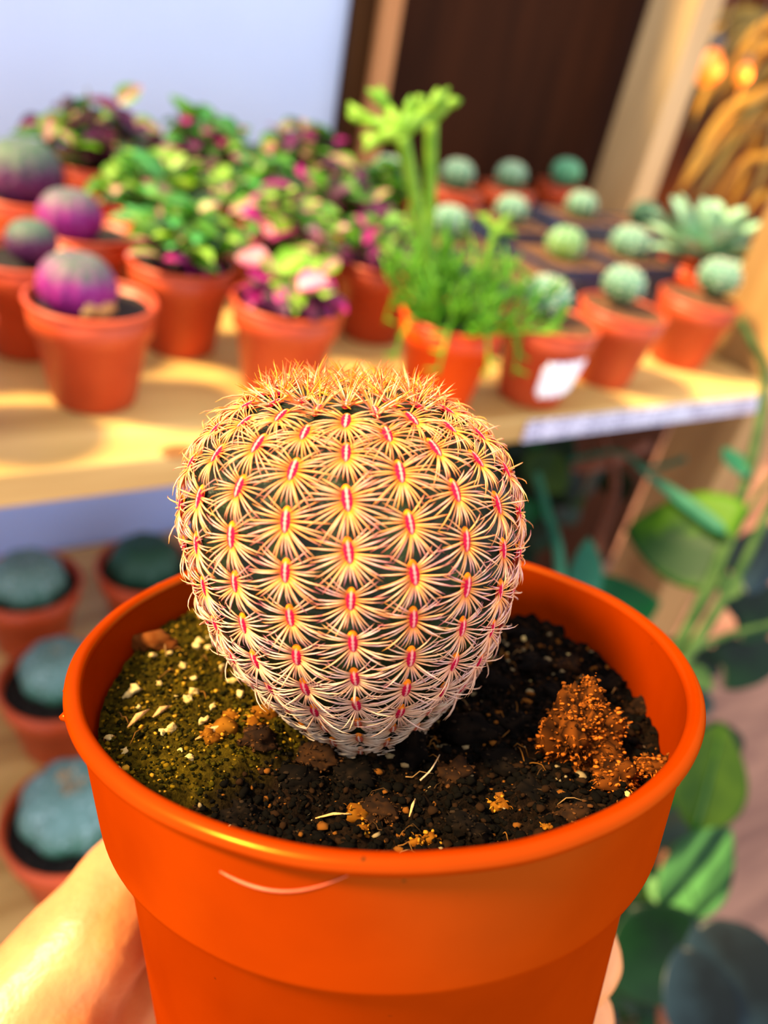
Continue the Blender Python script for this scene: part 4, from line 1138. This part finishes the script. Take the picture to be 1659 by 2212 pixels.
def areole(kind):
    V, F, C = [], [], []
    n_, m2 = 24, 8
    for i in range(m2 + 1):
        ph_ = math.pi / 2 * i / m2
        for k in range(n_):
            a = 2 * math.pi * k / n_
            V.append((.00076 * math.cos(ph_) * math.cos(a), .0017 * math.cos(ph_) * math.sin(a), .0002 + .00055 * math.sin(ph_)))
            f = i / m2
            felt = rgb(234, 150, 136) if kind != 'low' else rgb(238, 206, 180); ring = rgb(190, 4, 52) if kind != 'low' else rgb(200, 90, 60); outer = rgb(248, 130, 10)
            xx_, yy_ = abs(V[-1][0]) / .00076, V[-1][1] / .0017
            C.append(felt if xx_ < .17 and abs(yy_) < .75 else outer if yy_ > .62 or f < .10 else ring)
    for i in range(m2):
        for k in range(n_):
            F.append((i * n_ + k, i * n_ + (k + 1) % n_, (i + 1) * n_ + (k + 1) % n_, (i + 1) * n_ + k))
    return make_mesh('areole', V, F, M['areole'], True, C)
COMB = {k: [spine_comb(i * 11 + len(k), k) for i in range(6)] for k in ('mid', 'low', 'crown')}
AREOLE = {k: areole(k) for k in ('mid', 'low', 'crown')}
rr = random.Random(77)
total = 0
dstep = np.gradient(step)
for k in range(NR):
    th = TH0 + 2 * math.pi * k / NR
    for j, s in enumerate(stations):
        f = s / arc[-1]
        s2 = s - (.5 * dstep[j] if k % 2 else 0)
        if f > .90 and (k + j) % 2: continue
        if f > .97 and k % 4 > 1: continue
        r0 = np.interp(s2, arc, pr_)
        pnt = surf(s2, th, .035 * r0 + .0004)
        pa, pb = surf(s2 + .0008, th), surf(s2 - .0008, th)
        up = (pa - pb).normalized()
        out = up.cross(Vector((-math.sin(th), math.cos(th), 0))).normalized()
        if out.dot(Vector((math.cos(th), math.sin(th), .4))) < 0: out = -out
        xx = up.cross(out).normalized()
        kind = 'low' if f < .25 + rr.uniform(-.03, .03) else 'crown' if f > .83 else 'mid'
        sc = 1.0 if kind == 'mid' else .92
        if f < .3: sc *= .80 + .20 * (f / .3)
        if f > .80: sc *= 1.0 - .9 * (f - .80)
        mtx = Matrix.Translation(pnt) @ Matrix((xx, up, out)).transposed().to_4x4() @ Matrix.Rotation(rr.uniform(-.12, .12), 4, 'Z') @ Matrix.Scale(sc * rr.uniform(.94, 1.06), 4)
        o = bpy.data.objects.new('spine_comb', rr.choice(COMB[kind])); link(o, cactus); o.matrix_basis = mtx
        if kind == 'mid':
            ft = max(0, (f - .55) / .35)
            o.color = (*rgb(255, 158, 8)[:3], min(.62, .06 + .6 * ft))
            if f < .50: o.color = (*rgb(238, 206, 180)[:3], min(.6, .06 + 2.4 * (.50 - f)))
        elif kind == 'low': o.color = (*rgb(236, 214, 190)[:3], .15)
        else: o.color = (*rgb(255, 164, 12)[:3], .30)
        if f < .93:
            o2 = bpy.data.objects.new('areole', AREOLE[kind]); link(o2, cactus); o2.matrix_basis = mtx
        total += 1
scene['n_combs'] = total
print('spine combs', total, 'stations', len(stations), 'arc', arc[-1])

# =================================================================================== the hand
def capsule(A, p, q, r0, r1, n=14):
    p, q = Vector(p), Vector(q); d = (q - p); L = d.length; d = d / L
    pts, rad = [], []
    for i in range(5):
        a = math.pi / 2 * (1 - i / 4); pts.append(p - d * r0 * math.sin(a)); rad.append(max(r0 * math.cos(a), r0 * .02))
    for i in range(1, 5):
        a = math.pi / 2 * i / 4; pts.append(q + d * r1 * math.sin(a)); rad.append(max(r1 * math.cos(a), r1 * .02))
    pts.insert(5, p + d * L * .5); rad.insert(5, (r0 + r1) / 2)
    pts.insert(6, q.copy()); rad.insert(6, r1)
    A.add(tube(pts, rad, n))
def pf(x, y, h): return Vector((x, y, Zr(h)))          # pot coordinates, h below the rim
def around(deg, R_, h): a = math.radians(deg); return pf(R_ * math.cos(a), R_ * math.sin(a), h)
H = Acc()
wrist = pf(-.112, -.052, .122)
fingers = []
# (mcp, pip, dip, tip, radii): the fingers close around the far side of the pot
fingers.append(([pf(-.0530, .006, .067), around(122, .0485, .059), around(72, .0480, .052), around(31, .0468, .050)], [.0115, .0098, .0090, .0080]))
fingers.append(([pf(-.0560, .004, .084), around(118, .0470, .078), around(64, .0464, .078), around(24, .0452, .0790)], [.0125, .0102, .0098, .0095]))
fingers.append(([pf(-.0560, .000, .100), around(120, .0460, .096), around(66, .0450, .094), around(23, .0446, .0935)], [.0120, .0100, .0096, .0092]))
fingers.append(([pf(-.0560, -.006, .115), around(126, .0440, .113), around(84, .0425, .112), around(52, .0410, .112)], [.0108, .0082, .0072, .0064]))
for J, R4 in fingers:
    capsule(H, wrist.lerp(J[0], .25), J[0], .017, R4[0])
    for a, b, r0, r1 in zip(J[:-1], J[1:], R4[:-1], R4[1:]):
        # follow the round of the pot between two joints
        pa = math.atan2(a.y, a.x); pb = math.atan2(b.y, b.x)
        if pa < -1: pa += 2 * math.pi
        prev, rp = a, r0
        for s_ in (1, 2, 3):
            f = s_ / 3; an = pa + (pb - pa) * f
            Rr = math.hypot(a.x, a.y) * (1 - f) + math.hypot(b.x, b.y) * f
            q = Vector((Rr * math.cos(an), Rr * math.sin(an), a.z * (1 - f) + b.z * f)); rq = r0 * (1 - f) + r1 * f
            capsule(H, prev, q, rp, rq, 12); prev, rp = q, rq
# palm, thumb ball and web
thumb = [pf(-.092, -.048, .100), pf(-.066, -.040, .096), pf(-.034, -.046, .098), pf(-.010, -.0475, .098)]
for a, b, r0, r1 in zip(thumb[:-1], thumb[1:], (.019, .0145, .0112), (.0145, .0112, .0088)): capsule(H, a, b, r0, r1)
capsule(H, pf(-.056, .002, .072), pf(-.066, -.030, .092), .0110, .0140)
capsule(H, pf(-.060, -.004, .080), pf(-.086, -.032, .098), .0150, .0180)
capsule(H, wrist, pf(-.066, -.004, .096), .022, .018)
capsule(H, wrist, pf(-.064, -.010, .112), .022, .016)
capsule(H, wrist, pf(-.20, -.115, .17), .024, .030)
capsule(H, pf(-.20, -.115, .17), pf(-.30, -.19, .23), .030, .036)
hm = H.mesh('hand_raw', M['skin'])
ho = bpy.data.objects.new('hand_raw', hm); COL.objects.link(ho)
rm = ho.modifiers.new('r', 'REMESH'); rm.mode = 'VOXEL'; rm.voxel_size = .0013
sm = ho.modifiers.new('s', 'SMOOTH'); sm.factor = .5; sm.iterations = 9
bpy.context.view_layer.update()
dg = bpy.context.evaluated_depsgraph_get()
fin = bpy.data.meshes.new_from_object(ho.evaluated_get(dg)); fin.name = 'hand'
bpy.data.objects.remove(ho)
# soft creases and knuckle relief
import bmesh
bm = bmesh.new(); bm.from_mesh(fin)
for v in bm.verts:
    k = .0005 * noise.noise(v.co * 120) + .00018 * noise.noise(v.co * 420)
    v.co += v.normal * k
bm.to_mesh(fin); bm.free()
fin.polygons.foreach_set('use_smooth', [True] * len(fin.polygons))
hand = obj('person', fin, mtx=POTM.copy())
tag(hand, 'bare hand and forearm gripping the big orange pot from the left', 'person')
for J, R4 in fingers + [(thumb, [.019, .0145, .0112, .0088])]:
    tip, prev = J[-1], J[-2]
    d = (tip - prev).normalized(); c0 = Vector((0, 0, tip.z)); outd = (tip - c0).normalized(); outd = (outd - d * outd.dot(d)).normalized()
    V, F = leaf_vf(R4[-1] * 1.15, R4[-1] * 1.1, 'spoon', -.55, .25, 6, 4, .0005)
    o = bpy.data.objects.new('nail', make_mesh('nail', V, F, M['nail'])); link(o, hand)
    o.matrix_basis = aim(d, outd, tip - d * R4[-1] * .35 + outd * R4[-1] * .78)
